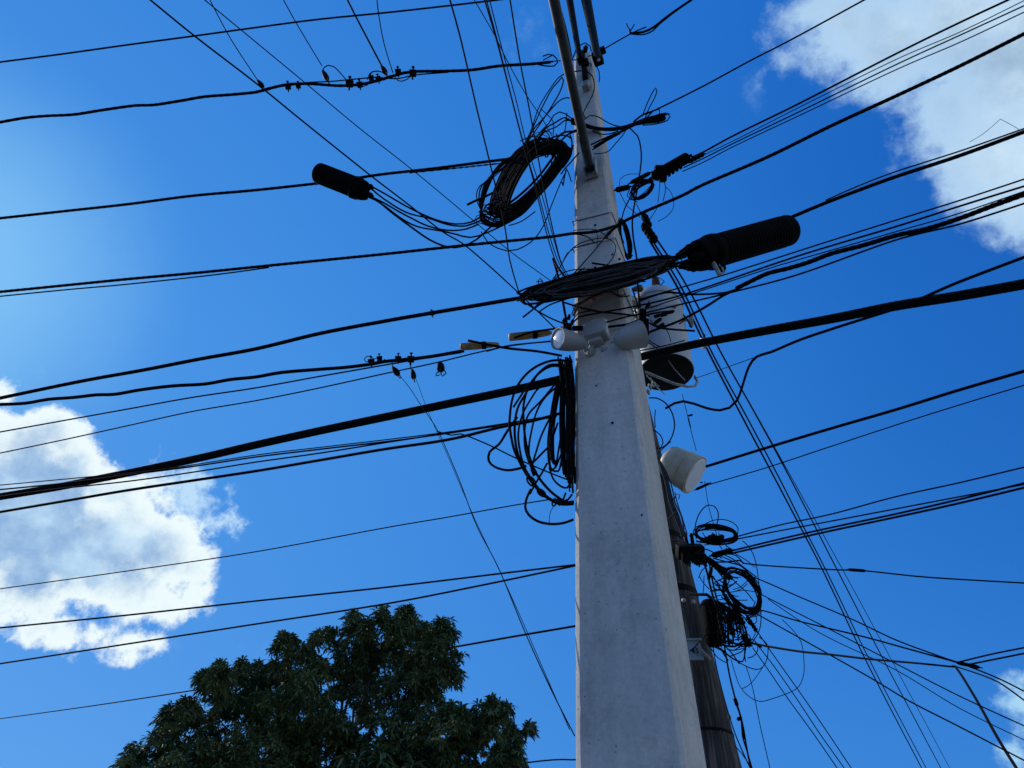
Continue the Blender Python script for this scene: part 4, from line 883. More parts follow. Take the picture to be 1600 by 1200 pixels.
G2 = 'clamps on the lower wavy cable'
for (lab, u, v, s, tl) in (('leftmost clamp on the lower wavy cable beside a small wire ring', 580, 565, 7.5, -.1), ('small clamp second from left on the lower wavy cable', 593, 560, 6.5, -.1),
    ('third clamp from the left on the lower wavy cable', 622, 560, 7, .05), ('rightmost clamp on the lower wavy cable', 642, 561, 8.5, .05)):
    clamp(lab, u, v, 3.2, s, tl, G2)
clamp('lone small clamp knotted on the thick cable that feeds the flat coil', 675, 489, 3.15, 6, -.2, None, False)
def anchor(label, top, bot, Y, w, name='wedge_anchor'):
    A_, B_ = PY(*top, Y), PY(*bot, Y); d = dY(*top, Y); r = px(w / 2, d)
    t = thing(name, label, 'wire anchor', (A_ + B_) / 2, 'wedge anchors at the ends of service drops')
    mb = MB(); mb.lathe(A_, B_, [(0, r * .25), (.12, r * .55), (.4, r * .9), (.7, r), (.88, r * .85), (1, r * .35)], 10); mb.build('body', M['hardware'], t)
    x, y, z = frame_of(B_ - A_); mb = MB(); l = (B_ - A_)
    pts = [A_ + l * .75 + x * r * .9, A_ + l * 1.1 + x * r * 1.0, A_ + l * 1.35, A_ + l * 1.1 - x * r * 1.0, A_ + l * .75 - x * r * .9]
    mb.tube(pts, r * .17, 6); mb.build('bail', M['hardware'], t)
anchor('teardrop wire anchor farthest left on the upper wavy cable', (402, 125), (411, 136), 3.4, 8)
anchor('teardrop wire anchor hanging free beside its curled tail of wire', (504, 110), (512, 125), 3.4, 9)
anchor('dark wire anchor at the end of the darkest short drop', (596, 103), (603, 115), 3.38, 9)
anchor('left one of the wire anchors hanging under the lower wavy cable', (613, 573), (623, 586), 3.3, 10)
anchor('second wire anchor hanging under the lower wavy cable, over the faint diagonal', (644, 577), (647, 592), 3.3, 9)
anchor('triangular wire anchor farthest right under the lower wavy cable, with a curled end', (688, 566), (689, 580), 3.25, 13)
strands('curled_wire', 'small curled wire below the triangular anchor', 'wire', [([(690,579),(682,583),(681,587),(687,586)], 1.8), ([(694,578),(697,583),(691,588)], 1.8)], ('Y', 3.25), ('Y', 3.25))
strands('curled_wire', 'curled tail of wire arching from the teardrop anchor to the tall clamp', 'wire', [([(504,110),(507,105),(513,102),(521,104),(529,111),(536,119),(543,127)], 1.9)], ('Y', 3.38), ('Y', 3.35))
strands('curled_wire', 'wire looping over the touching clamps to the dark anchor', 'wire', [([(574,124),(577,117),(582,112),(590,111),(598,113),(606,118)], 2)], ('Y', 3.35), ('Y', 3.35))
strands('curled_wire', 'wire looping below the wavy cable between its last two clamps', 'wire', [([(617,121),(622,126),(628,127),(636,124),(642,119)], 1.8)], ('Y', 3.35), ('Y', 3.33))
strands('curled_wire', 'small wire looping beneath the clamp right of the tall spiked one', 'wire', [([(563,134),(568,135),(574,133),(577,129)], 1.5)], ('Y', 3.35), ('Y', 3.33))
strands('curled_wire', 'little wire ring beside the leftmost clamp of the lower wavy cable', 'wire', [([(580,566),(571,565),(569,561),(573,557),(579,556),(584,561),(592,559)], 1.5)], ('Y', 3.2), ('Y', 3.2))
strands('curled_wire', 'very short wires linking the lower clamps to the hanging anchors', 'wire', [([(612,565),(614,573)], 1.5), ([(640,566),(642,577)], 1.5), ([(600,562),(612,565),(625,563)], 2.2)], ('Y', 3.2), ('Y', 3.28))

# yellow-brown sleeves
def sleeve(label, a, b_, w):
    A_, B_ = PY(*a, 3.05), PY(*b_, 3.05); d = dY(*a, 3.05); r = px(w / 2, d)
    t = thing('cable_sleeve', label, 'cable sleeve', (A_ + B_) / 2, 'yellow brown cable sleeves by the floodlight')
    mb = MB(); mb.lathe(A_, B_, [(0, r * .7), (.03, r * .98), (.3, r), (.45, r), (.52, r * .9), (.75, r * .82), (.93, r * .6), (1, r * .35)], 16); mb.build('body', M['sleeve'], t, ang=60)
    mb = MB(); mb.lathe(A_, B_, [(.55, r * 1.02), (.58, r * 1.04), (.64, r * 1.04), (.66, r * 1.0)], 16); mb.build('tie', M['cable'], t)
sleeve('yellow-brown sleeve farther left, with a loose cable end over it', (719, 542), (780, 538), 12)
sleeve('yellow-brown sleeve closer to the floodlight', (795, 527), (862, 520), 13)

# ------------------------------------------------------------------ steel arms at the pole top
def pipe(label, a, da, b_, db, w, mat, name='pipe_arm', plate=True, group='street light arms on the pole top'):
    iva, ivb = 1 / da, 1 / db
    ext = -.45
    ea = (a[0] + (b_[0] - a[0]) * ext, a[1] + (b_[1] - a[1]) * ext); iv = iva + (ivb - iva) * ext
    A_ = P(*ea, 1 / iv); B_ = P(*b_, db); r = px(w / 2, (da + db) / 2)
    t = thing(name, label, 'pipe', B_, group); mb = MB()
    x, y, z = frame_of(B_ - A_); n = 28
    ln = (B_ - A_).length
    o_ = [[A_.lerp(B_, i / 10) + x * (math.cos(2 * PI * j / n) * r) + y * (math.sin(2 * PI * j / n) * r) for j in range(n)] for i in range(11)]
    i_ = [[B_ - z * q + x * (math.cos(2 * PI * j / n) * r * .84) + y * (math.sin(2 * PI * j / n) * r * .84) for j in range(n)] for q in (0, .12)]
    mb.ringtube(o_ + i_, cap=True); mb.build('tube', M[mat], t); return t, A_, B_, r
t, A_, B_, r = pipe('long grey steel pipe clamped to the front of the pole, its open end down', (865.5, 0), 4.25, (922, 264), fd(922, 264, .07), 15.5, 'pipe')
# mounting shoe of the long pipe
d = fd(922, 270)
mb = MB(); c = P(923, 264, d - .012); up = Vector((0, 0, 1))
mb.box(c, E * px(9.5, d), up * px(24, d), nF * .008, .004)
mb.box(P(923, 285, d - .03), E * px(9, d), up * px(2.2, d), nF * .035, .003)
for s_ in (-1, 1): mb.box(c - nF * -0 + E * px(9, d) * s_ + (CPOS - c).normalized() * .03, E * .004, up * px(20, d), BK * .03, .002)
mb.build('mounting_shoe', M['galv'], t)
mb = MB(); mb.lathe(P(923, 252, d - .02), P(923, 252, d - .05), [(0, .008), (.6, .008), (.601, .014), (1, .014)], 6); mb.build('bolt', M['galv'], t)
t, A_, B_, r = pipe('slimmer dark pipe in the middle of the three at the pole top', (890, 0), 4.9, (906, 92), fd(906, 92, .04), 9.5, 'darkpipe')
d = fd(912, 100)
mb = MB(); mb.box(P(908, 90, d - .03), E * px(6, d), up * px(14, d), BK * .03, .008); mb.box(P(914, 100, d - .03), E * px(6, d), up * px(9, d), BK * .03, .008)
mb.lathe(P(911, 76, d - .02), P(918, 78, d - .02), [(0, .02), (.3, .034), (.7, .034), (1, .02)], 12)
mb.build('bracket', M['hardware'], t)
mb = MB(); mb.box(P(914.5, 117, fd(914.5, 117, .03)), E * px(4, d), up * px(17, d), BK * .03, .004); mb.build('channel', M['hardware'], t)
mb = MB(); mb.box(P(916, 134, fd(916, 134, .04)), E * px(5, d), up * px(5, d), BK * .035, .003); mb.box(P(915.5, 139, fd(915.5, 139, .045)), E * px(5, d), up * px(1.6, d), BK * .04, .002); mb.build('mounting_shoe', M['galv'], t)
t, A_, B_, r = pipe('thick dark pipe farthest right at the pole top with a bolted bracket', (916, 0), 4.6, (934, 90), fd(934, 90, -.02), 13, 'darkpipe')
d = fd(934, 92)
mb = MB(); mb.box(P(934, 91, d - .01), E * px(7.5, d), up * px(9, d), BK * .05, .008); mb.box(P(941, 79, d - .01), E * px(5, d), up * px(3.6, d), BK * .03, .006)
mb.build('bracket', M['hardware'], t)
mb = MB(); mb.lathe(P(935.5, 93, d - .05), P(935.5, 93, d - .085), [(0, .009), (.5, .009), (.51, .016), (1, .016)], 6); mb.build('bolt', M['white'], t)
cab('black conduit lying along the right side of the long grey pipe', [(871,0),(880,30),(888,62),(893,88)], ('D', 4.5), ('F', .06), 3.2, name='conduit')
cab('small wire hook under the bracket of the right pipe', [(932,103),(936,112),(937,122),(936,128)], ('Y', 3.2), ('Y', 3.2), 1.8, name='loose_wire', cat='wire')
strands('loose_strands', 'small wire loops and leads around the brackets at the pole top', 'wires', [([(893,94),(898,84),(900,76)], 2.2), ([(893,94),(904,93)], 2), ([(918,88),(924,87),(930,82)], 1.8), ([(905,72),(914,67),(922,72),(924,80)], 2)], ('F', .05), ('F', .05))

# ------------------------------------------------------------------ twin floodlight
d = fd(931, 522); t = thing('floodlight', 'grey twin-head security floodlight mounted across the concrete pole', 'floodlight', P(931, 530, d))
up = Vector((0, 0, 1)); out_ = -BK
c = P(931, 518, d - .045)
mb = MB(); mb.box(c, E * px(18, d), up * px(14, d) * 1.1, BK * .045, .012); mb.build('junction_box', M['grey_paint'], t)
mb = MB(); mb.box(P(949, 514, d - .06), E * px(1.6, d), up * px(15, d), BK * .03, .003); mb.build('cover_rim', M['cream_face'], t)
mb = MB(); mb.box(P(932, 534, d - .07), E * px(11, d), up * px(7, d), BK * .035, .01); mb.build('sensor', M['grey_paint'], t)
def head(a, da, b_, db, r0, r1, lens=True):
    A_ = P(*a, da); B_ = P(*b_, db); k = (da + db) / 2; q0, q1 = px(r0, k), px(r1, k)
    mb = MB(); x, y, z = frame_of(B_ - A_); n = 28
    prof = [(0, .45), (.03, .75), (.1, 1.0)] ; rings = []
    def ring(tt, rad): return [A_.lerp(B_, tt) + x * (math.cos(2 * PI * j / n) * rad) + y * (math.sin(2 * PI * j / n) * rad) for j in range(n)]
    for tt, f_ in prof: rings.append(ring(tt, q0 * f_))
    for i in range(1, 9):
        s_ = i / 8; rings.append(ring(.1 + .86 * s_, q0 + (q1 - q0) * math.sin(s_ * PI / 2) ** .62))
    rings += [ring(1.0, q1 * 1.02), ring(1.0, q1 * .93), ring(.93, q1 * .88), ring(.93, 0.001)]
    mb.ringtube(rings); h = mb.build('lamp_head', M['grey_paint'], t, ang=35)
    if lens:
        mb = MB(); mb.ringtube([ring(.935, .001), ring(.935, q1 * .86), ring(.955, q1 * .84), ring(.985, q1 * .55), ring(.995, .001)])
        l = mb.build('lens', M['lens'], h)
        l.matrix_parent_inverse = Matrix.Identity(4)
    return h
head((914, 538), fd(914, 538, .09), (871, 529), fd(871, 529, .32), 9, 17.5)
head((960, 533), fd(960, 533, .09), (1003, 522), fd(1003, 522, .0), 10, 22)
mb = MB()
mb.tube([P(926, 540, d - .07), P(922, 549, d - .085), P(916, 547, d - .09), P(914, 541, d - .09)], px(5, d), 10)
mb.lathe(P(918, 550, d - .06), P(924, 550, d - .12), [(0, px(4, d)), (.1, px(6, d)), (.9, px(6, d)), (1, px(4, d))], 14); mb.build('knuckle', M['grey_paint'], t)
mb = MB()
mb.tube([P(938, 540, d - .07), P(944, 549, d - .085), P(952, 545, d - .09), P(960, 535, d - .09)], px(5, d), 10)
mb.lathe(P(941, 549, d - .06), P(947, 549, d - .12), [(0, px(4, d)), (.1, px(6.5, d)), (.9, px(6.5, d)), (1, px(4, d))], 14); mb.build('knuckle', M['grey_paint'], t)
mb = MB(); mb.box(P(886, 513, d - .02), RT * px(7, d), UP * px(8, d), F * .03, .01); mb.box(P(902, 513, d - .03), RT * px(8, d), UP * px(4, d), F * .02, .006)
for (u, v) in ((880,506),(888,500),(893,508),(884,517)): mb.lathe(P(u, v, d - .05), P(u + 2, v - 9, d - .05), [(0, .008), (.5, .011), (1, .006)], 8)
tag(mb.build('wire_clamp_cluster', M['hardware']), 'knot of black wire clamps at the pole edge above the left floodlight head', 'clamp')
mb = MB(); mb.box(P(1008, 512, d + .55), RT * px(6, d), UP * px(16, d), F * .03, .01); mb.box(P(1003, 492, d + .55), RT * px(7, d), UP * px(11, d), F * .03, .01)
mb.lathe(P(1022, 495, d + .5), P(1054, 486, d + .5), [(0, .008), (.1, .012), (.3, .010), (.35, .016), (.6, .016), (.65, .010), (.9, .012), (1, .005)], 10)
for (u, v) in ((1012,478),(1026,503),(1030,500),(1034,508)): mb.lathe(P(u - 4, v + 3, d + .5), P(u + 4, v - 3, d + .5), [(0, .006), (.3, .012), (.7, .012), (1, .005)], 8)
tag(mb.build('wire_clamp_cluster', M['hardware']), 'stack of black wire clamps right of the pole in front of the transformer', 'clamp')

# ------------------------------------------------------------------ wooden pole
W0 = P(1112, 1200, dY(1112, 1200, 4.5)); W1 = P(994, 660, dY(994, 660, 4.5))
wd = (W1 - W0) / (W1.z - W0.z)
def wp(z): return W0 + wd * (z - W0.z)
def wr(z): return .158 - (z - W0.z) * .0135
t = thing('wooden_pole', 'old dark round wooden utility pole behind the concrete pole', 'utility pole', wp(0))
mb = MB(); n = 40; rings = []; rr = random.Random(4)
lob = [rr.uniform(-.012, .012) for _ in range(n)]
for i in range(46):
    z = -.3 + (6.9 + .3) * i / 45
    rings.append([wp(z) + Vector((math.cos(2 * PI * j / n), math.sin(2 * PI * j / n), 0)) * (wr(z) * (1 + lob[j] + .006 * math.sin(z * 3 + j))) for j in range(n)])
mb.ringtube(rings); mb.build('shaft', M['wood'], t, ang=50)
def wband(v, h=.02):
    z = P(1090, v, dY(1090, v, 4.5)).z; mb = MB(); r_ = wr(z) + .004
    mb.ringtube([[wp(z + q) + Vector((math.cos(2 * PI * j / 32), math.sin(2 * PI * j / 32), 0)) * rad for j in range(32)] for q, rad in ((-h, r_ - .003), (-h, r_), (h, r_), (h, r_ - .003))])
    mb.build('steel_band', M['hardware'], t)
for v in (850, 880, 934): wband(v)
wband(1152, .007)
# rounded lag bolts
mb = MB()
for (u, v) in ((1068, 938), (1083, 940), (1139, 1121)):
    d_ = dY(u, v, 4.33); mb.lathe(P(u, v, d_), P(u, v, d_ - .03), [(0, .014), (.5, .014), (1, .008)], 8)
mb.build('lag_bolt', M['galv'], t)

# sign on the wooden pole
ds = 4.29
c = PY(1083, 1014, ds); d = dY(1083, 1014, ds); axu = wd.normalized(); sx = Vector((1, -.12, 0)).normalized()
sg = thing('pole_sign', 'small pale number plate nailed to the wooden pole beside the concrete edge', 'sign', c)
mb = MB(); mb.box(c, sx * px(13, d), axu * px(13.5, d) * 1.12, sx.cross(axu).normalized() * .003, .002); mb.build('plate', M['signplate'], sg)
mb = MB(); mb.box(PY(1083, 999, ds - .01), sx * px(13, d), axu * px(1.6, d), sx.cross(axu).normalized() * .005, .001); mb.box(PY(1086, 1029, ds - .01), sx * px(13, d), axu * px(2.2, d), sx.cross(axu).normalized() * .006, .001)
mb.build('frame', M['signplate'], sg)
cu = bpy.data.curves.new('digits', 'FONT'); cu.body = '45'; cu.size = px(12, d); cu.extrude = .001; cu.align_x = 'CENTER'; cu.align_y = 'CENTER'
to = bpy.data.objects.new('digits', cu); COL.objects.link(to)
nrm = sx.cross(axu).normalized(); nrm = -nrm if nrm.dot(CPOS - c) < 0 else nrm
to.matrix_world = Matrix.Translation(PY(1086, 1018, ds) + nrm * .007) @ Matrix((sx, axu.cross(sx).cross(sx).normalized() if False else nrm.cross(sx).normalized(), nrm)).transposed().to_4x4()
bpy.context.view_layer.update()
dg = bpy.context.evaluated_depsgraph_get(); me = bpy.data.meshes.new_from_object(to.evaluated_get(dg)); me.transform(to.matrix_world); bpy.data.objects.remove(to)
o = bpy.data.objects.new('digits', me); COL.objects.link(o); me.materials.clear(); me.materials.append(M['hardware']); o.parent = sg; o.matrix_parent_inverse = Matrix.Translation(-Vector(sg.location))
strands('loose_strands', 'dark wire lying diagonally across the number plate', 'wire', [([(1078,1017),(1086,1011),(1093,1002)], 2)], ('Y', 4.24), ('Y', 4.24))
mb = MB(); d_ = dY(1100, 1020, 4.3); mb.tube([PY(1096, 1016, 4.3), PY(1100, 1020, 4.28), PY(1106, 1026, 4.28), PY(1110, 1031, 4.3)], px(2.2, d_), 8); mb.tube([PY(1095, 1023, 4.28), PY(1101, 1025, 4.28), PY(1106, 1029, 4.3)], px(1.5, d_), 8)
tag(mb.build('pole_step', M['galv']), 'bright bent metal step driven into the wooden pole beside the number plate', 'step')
# black terminal box
A_, B_ = PY(1107, 938, 4.1), PY(1117, 1008, 4.1); d = dY(1110, 970, 4.1)
t = thing('terminal_box', 'rounded black terminal box strapped on the right side of the wooden pole', 'terminal box', (A_ + B_) / 2)
mb = MB(); r_ = px(14.5, d); mb.lathe(A_, B_, [(0, r_ * .45), (.03, r_ * .75), (.08, r_ * .95), (.15, r_), (.85, r_), (.93, r_ * .95), (1, r_ * .7)], 28); mb.build('body', M['plastic'], t)
mb = MB(); mb.lathe(A_, B_, [(.12, r_ * 1.0), (.125, r_ * 1.06), (.15, r_ * 1.06), (.155, r_ * 1.0)], 28); mb.build('rim', M['plastic'], t); mb = MB(); mb.lathe(A_, B_, [(.8, r_ * 1.0), (.805, r_ * 1.06), (.83, r_ * 1.06), (.835, r_ * 1.0)], 28); mb.build('rim', M['plastic'], t)
mb = MB(); mb.tube([PY(1078, 928, 4.2), PY(1092, 929, 4.15), PY(1104, 929, 4.1), PY(1112, 935, 4.1)], px(2.6, d), 8); mb.build('bracket', M['hardware'], t)
# cross-arm cluster of hardware
Y_ = 4.2; d = dY(1085, 860, Y_)
t = thing('cable_bracket', 'dark cluster of brackets and bolts on the wooden pole by the small oval coil', 'bracket', PY(1085, 860, Y_))
mb = MB(); mb.box(PY(1078, 862, Y_), RT * px(21, d), UP * px(11, d), F * .05, .012); mb.box(PY(1092, 872, Y_ - .03), RT * px(9, d), UP * px(9, d), F * .04, .012); mb.build('plate', M['hardware'], t)
for (a, b_) in (((1070, 832), (1074, 854)), ((1080, 834), (1083, 854))):
    mb = MB(); mb.lathe(PY(*a, Y_ - .02), PY(*b_, Y_ - .02), [(0, px(2.6, d)), (.18, px(3.6, d)), (.2, px(2.8, d)), (1, px(3.4, d))], 10); mb.build('post', M['hardware'], t)
mb = MB()
for k in range(11): 
    u0 = 1066 + k * 3.6; mb.lathe(PY(u0, 864 + (k % 3) * 2, Y_ - .06), PY(u0 + 1.5, 880 + (k % 4) * 2, Y_ - .06), [(0, px(1.6, d)), (.5, px(2.2, d)), (1, px(1.2, d))], 7)
mb.build('bolt', M['hardware'], t)
mb = MB(); mb.lathe(PY(1112, 887, 4.0), PY(1107, 905, 4.0), [(0, px(2, d)), (.3, px(3, d)), (1, px(2.4, d))], 8); mb.build('hanging_plug', M['hardware'], t)

# ------------------------------------------------------------------ splices, connectors
def splice(label, a, b_, Y, w, name='wire_splice', cat='splice', rings=0, parts=True, Yb=None, mat='plastic'):
    A_, B_ = PY(*a, Y), PY(*b_, Yb or Y); d = dY(*a, Y); r = px(w / 2, d)
    t = thing(name, label, cat, (A_ + B_) / 2)
    if rings:
        prof = [(0, r * .5), (.02, r * .85)]
        for i in range(rings):
            t0 = .03 + .94 * i / rings; w_ = .94 / rings; prof += [(t0, r * .82), (t0 + w_ * .35, r * .82), (t0 + w_ * .5, r * 1.08), (t0 + w_ * .8, r * 1.08)]
        prof += [(.98, r * .85), (1, r * .5)]
    else: prof = [(0, r * .45), (.06, r * .8), (.15, r), (.85, r), (.94, r * .8), (1, r * .4)]
    mb = MB(); mb.lathe(A_, B_, prof, 18); mb.build('body', M[mat], t)
    mb = MB(); mb.lathe(A_, B_, [(-.12, r * .28), (0, r * .36), (.1, r * .5)], 10); mb.lathe(A_, B_, [(.9, r * .5), (1, r * .36), (1.12, r * .28)], 10); mb.build('boot', M['plastic'], t)
    return t
s3 = splice('spiky black splice on the group of four wires right of the pole', (1022, 276), (1074, 246), 3.15, 17, 'spiky_splice', 'splice', rings=15)
mb = MB(); d = dY(1028, 270, 3.15); mb.box(PY(1030, 270, 3.14), RT * px(7, d), UP * px(11, d), F * .03, .006); mb.box(PY(1036, 281, 3.14), RT * px(5, d), UP * px(3, d), F * .03, .006); mb.build('end_cap', M['plastic'], s3)
mb = MB()
for k in range(5):
    u0 = 1040 + k * 6; v0 = 277 - k * 3.8; mb.box(PY(u0, v0, 3.13), RT * px(1.6, d), UP * px(2.2, d), F * .02, .003)
mb.build('lug', M['plastic'], s3)
splice('slim black sleeve slanting from the spiky splice toward the pole', (985, 286), (1016, 270), 3.15, 7)
splice('small double clamp touching the right edge of the pole below the sleeve', (962, 297), (984, 292), 3.1, 9)
splice('black beaded connector at the far end of the spiky splice', (1076, 253), (1099, 241), 3.15, 7, rings=4)
c1 = splice('jagged black crimp block at the head of the long drops', (1006, 336), (1014, 354), 3.7, 11, 'crimp_block', 'connector', rings=3)
splice('lower half of the jagged crimp block where the long drops leave', (1006, 352), (1023, 376), 3.7, 13, 'crimp_block', 'connector', rings=4)
splice('tapered black clamp joining the close pair of cables by the lower coil', (1112, 868), (1144, 860), 4.0, 9)
splice('thin black crimp on the wire just below the cream drum', (1087, 765), (1109, 755), 4.2, 4.5)
splice('flat black inline sleeve on the near level wire at the right', (1325, 890), (1353, 892), 4.3, 5)
splice('black splice sleeve where the lower right fan wires meet', (1494, 1035), (1531, 1043), 6.6, 6)
splice('black clamp block in the middle of the small oval coil, left half', (1100, 845), (1118, 838), 3.98, 10, rings=3)
splice('black clamp block in the middle of the small oval coil, right half', (1116, 844), (1130, 838), 3.98, 8, rings=3)
splice('lumpy black connector chain running from the bracket into the tilted coil', (1101, 872), (1132, 896), 3.98, 8, rings=6)
splice('short knobbly connector at the left rim of the tilted coil', (1122, 888), (1142, 904), 3.96, 9, rings=4)
G3 = 'long black connectors hanging in the drooping tangle'
for (lab, a, b_, w) in (('leftmost long connector hanging beside the terminal box', (1122, 958), (1132, 1002), 6), ('second long connector from the left in the drooping tangle', (1134, 960), (1144, 992), 7),
                        ('thickest long connector in the drooping tangle', (1146, 948), (1162, 976), 8.5), ('rightmost dangling connector with a blunt end in the drooping tangle', (1167, 963), (1182, 986), 6.5),
                        ('stubby connector low in the drooping tangle', (1160, 992), (1173, 1008), 10)):
    tt = splice(lab, a, b_, 3.96, w, 'dangling_connector', 'connector', rings=5); tt['group'] = G3
splice('small crimp on the clamped wire beside the wooden pole', (1148, 1091), (1152, 1103), 4.1, 6)
splice('tiny screw clamp between the two strands beside the wooden pole', (1152, 1124), (1159, 1122), 4.1, 6)
splice('slim dark tube at the bottom of the clamped wire', (1161, 1138), (1164, 1156), 4.1, 3.5)
splice('tiny clip on the hair-thin vertical wire above the cream drum', (1075, 650), (1082, 648), 4.35, 3.2)
splice('small clip hanging under the tiny clip above the cream drum', (1075, 652), (1079, 668), 4.35, 2.2)
# hose clamp on the heaviest right cable
d = dY(1099, 536, 3.5); t = thing('cable_clamp', 'pale clip clamped round the heaviest right cable near the transformer', 'clamp', PY(1099, 536, 3.55))
mb = MB(); mb.lathe(PY(1096, 537, 3.57), PY(1101, 536, 3.57), [(0, px(8, d)), (.1, px(9, d)), (.9, px(9, d)), (1, px(8, d))], 20); mb.build('ring', M['galv'], t)
mb = MB(); mb.lathe(PY(1099, 530, 3.55), PY(1101, 523, 3.55), [(0, px(2, d)), (1, px(1.5, d))], 8); mb.build('bolt', M['hardware'], t)

# ------------------------------------------------------------------ transformer
Yt = 4.75; Bc = PY(1041, 582, Yt); rt = px(43, dY(1041, 582, Yt)); tz = P(1026, 462, dY(1026, 462, Yt)).z - Bc.z
t = thing('transformer', 'pale grey can-shaped transformer hung behind the concrete pole', 'transformer', Bc)
Z = Vector((0, 0, 1))
mb = MB(); mb.lathe(Bc, Bc + Z * tz, [(.0, rt * .93), (.0, rt), (.02, rt), (.02, rt * .985), (.80, rt * .985), (.80, rt * 1.02), (.825, rt * 1.02), (.825, rt * .99), (.9, rt * .93), (.96, rt * .7), (1, rt * .3)], 48); mb.build('tank', M['tank'], t)
mb = MB(); mb.lathe(Bc + Z * .01, Bc - Z * .008, [(0, rt * .97), (.9, rt * .97), (1, rt * .95), (1, rt * .01)], 48); mb.build('base_plate', M['tank_dark'], t)
d = dY(1040, 585, Yt - .1)
mb = MB(); mb.tube([PY(1008, 581, Yt - .12), PY(1030, 590, Yt - .12), PY(1055, 600, Yt - .1), PY(1074, 604, Yt - .08), PY(1086, 603, Yt - .06), PY(1090, 597, Yt - .03), PY(1086, 588, Yt)], px(2.2, d), 10); mb.build('ground_lead', M['galv'], t)
mb = MB()
for (a, b_, w) in (((1042, 560), (1070, 594), 1.1), ((1016, 590), (1038, 616), 1.6), ((1010, 586), (1030, 604), 1.4)):
    mb.tube([PY(*a, Yt - .16), PY((a[0] + b_[0]) / 2 - 2, (a[1] + b_[1]) / 2, Yt - .16), PY(*b_, Yt - .16)], px(w, d) * .6, 6)
for (u, v) in ((1014, 600), (1020, 596), (1011, 608)): mb.lathe(PY(u, v, Yt - .16), PY(u + 3, v + 8, Yt - .16), [(0, .008), (.5, .02), (1, .01)], 10)
mb.build('drain_fitting', M['galv'], t)
# bushing on the lid
mb = MB(); b0 = PY(1027, 460, Yt - .1); b1 = PY(1023, 428, Yt - .1); d = dY(1025, 445, Yt)
prof = [(0, px(8, d)), (.1, px(8.5, d)), (.12, px(5, d))]
for i in range(5): prof += [(.16 + i * .13, px(4.2, d)), (.2 + i * .13, px(7.5 - i * .4, d)), (.24 + i * .13, px(4.4, d))]
prof += [(.85, px(3.5, d)), (1, px(3, d))]
mb.lathe(b0, b1, prof, 20); mb.build('bushing', M['porcelain'], t)
mb = MB(); mb.tube([PY(988, 453, Yt - .2), PY(996, 451, Yt - .2)], px(3.5, d), 10); mb.lathe(PY(990, 452, Yt - .2), PY(1004, 450, Yt - .2), [(0, px(4, d)), (.3, px(4.5, d)), (.5, px(5.5, d)), (.8, px(6, d)), (1, px(4, d))], 14); mb.build('arrester', M['porcelain'], t)
mb = MB(); mb.box(PY(1036, 478, Yt - .22), Vector((1, 0, 0)) * rt * .5, Z * .012, Vector((0, 1, 0)) * .012, .003); mb.box(PY(1080, 503, Yt - .1), RT * px(2.6, d), UP * px(8, d), F * .02, .004); mb.box(PY(1073, 500, Yt - .05), RT * px(8, d), UP * px(2, d), F * .02, .003); mb.build('side_bracket', M['galv'], t)
w1 = wp(Bc.z + tz * .3); w2 = wp(Bc.z + tz * .75)
for q in (w1, w2):
    mb = MB(); mb.box((q + Vector((Bc.x, Bc.y, q.z))) / 2, (Vector((Bc.x, Bc.y, q.z)) - q) * .5, Z * .03, Vector((0, 1, 0)) * .05, .004)
    mb.build('pole_mount', M['galv'], t)

# ------------------------------------------------------------------ cream drum
Ya = 4.32; d1 = dY(1086, 743, Ya); c1 = P(1086, 743, d1); c0 = P(1043, 719, d1 + .13); r_ = px(31, d1)
t = thing('plastic_drum', 'cream plastic drum with a white end, tilted on the wooden pole', 'drum', c0)
mb = MB(); mb.lathe(c0, c1, [(-.12, r_ * .35), (-.08, r_ * .6), (0, r_ * .78), (.1, r_ * .85), (.3, r_ * .9), (.6, r_ * .97), (.6, r_ * 1.0), (.64, r_ * 1.0), (.645, r_ * .98), (.9, r_ * 1.02), (.97, r_ * 1.05), (1.0, r_ * 1.03), (1.0, r_ * .95)], 48); mb.build('body', M['cream'], t)
mb = MB(); mb.lathe(c0, c1, [(.96, r_ * .93), (1.01, r_ * .93), (1.03, r_ * .9), (1.035, r_ * .6), (1.04, r_ * .01)], 48); mb.build('end_cap', M['cream_face'], t)
mb = MB()
for (u, v) in ((1083, 735), (1071, 752), (1084, 722), (1096, 754)): mb.box(P(u, v, d1 - .022), RT * px(2, d1), UP * px(1, d1), F * .004, .001)
mb.build('clip', M['hardware'], t)
mb = MB(); mb.tube([c0, wp(c0.z)], .02, 10); mb.build('mount', M['galv'], t)

# ------------------------------------------------------------------ mango tree
TY = 14.0
lobes = [(590,1010,50),(640,1005,46),(540,1022,46),(682,1018,42),(700,1052,26),(470,1042,44),(430,1082,46),(380,1082,42),(335,1078,28),(348,1060,22),(318,1062,14),(292,1104,17),(262,1122,17),(305,1152,46),(240,1170,34),(205,1192,24),
 (380,1140,62),(480,1112,66),(556,1082,60),(640,1070,55),(676,1070,36),(612,1168,66),(500,1180,70),(400,1200,70),(300,1222,74),(690,1150,50),(742,1140,36),(772,1128,28),(768,1108,16),(786,1112,14),(716,1128,24),(728,1150,30),(824,1140,12),(800,1150,18),(790,1178,30),(812,1200,18),(700,1205,60),
 (441,1006,15),(456,1008,13),(498,1003,14),(512,990,10),(552,972,17),(572,985,14),(596,966,18),(634,964,17),(618,985,16),(688,982,14),(704,996,13),(664,985,12),(478,1020,14),(350,1044,10),(376,1044,13),(402,1046,14),(340,1040,7),
 (600,1290,120),(430,1310,130),(280,1300,100),(740,1290,90),(520,1400,160),(380,1410,120),(650,1400,120)]
ct = PY(520, 1420, TY); t = thing('mango_tree', 'large dark leafy mango tree crown rising at the lower left', 'tree', (ct.x, TY, 0))
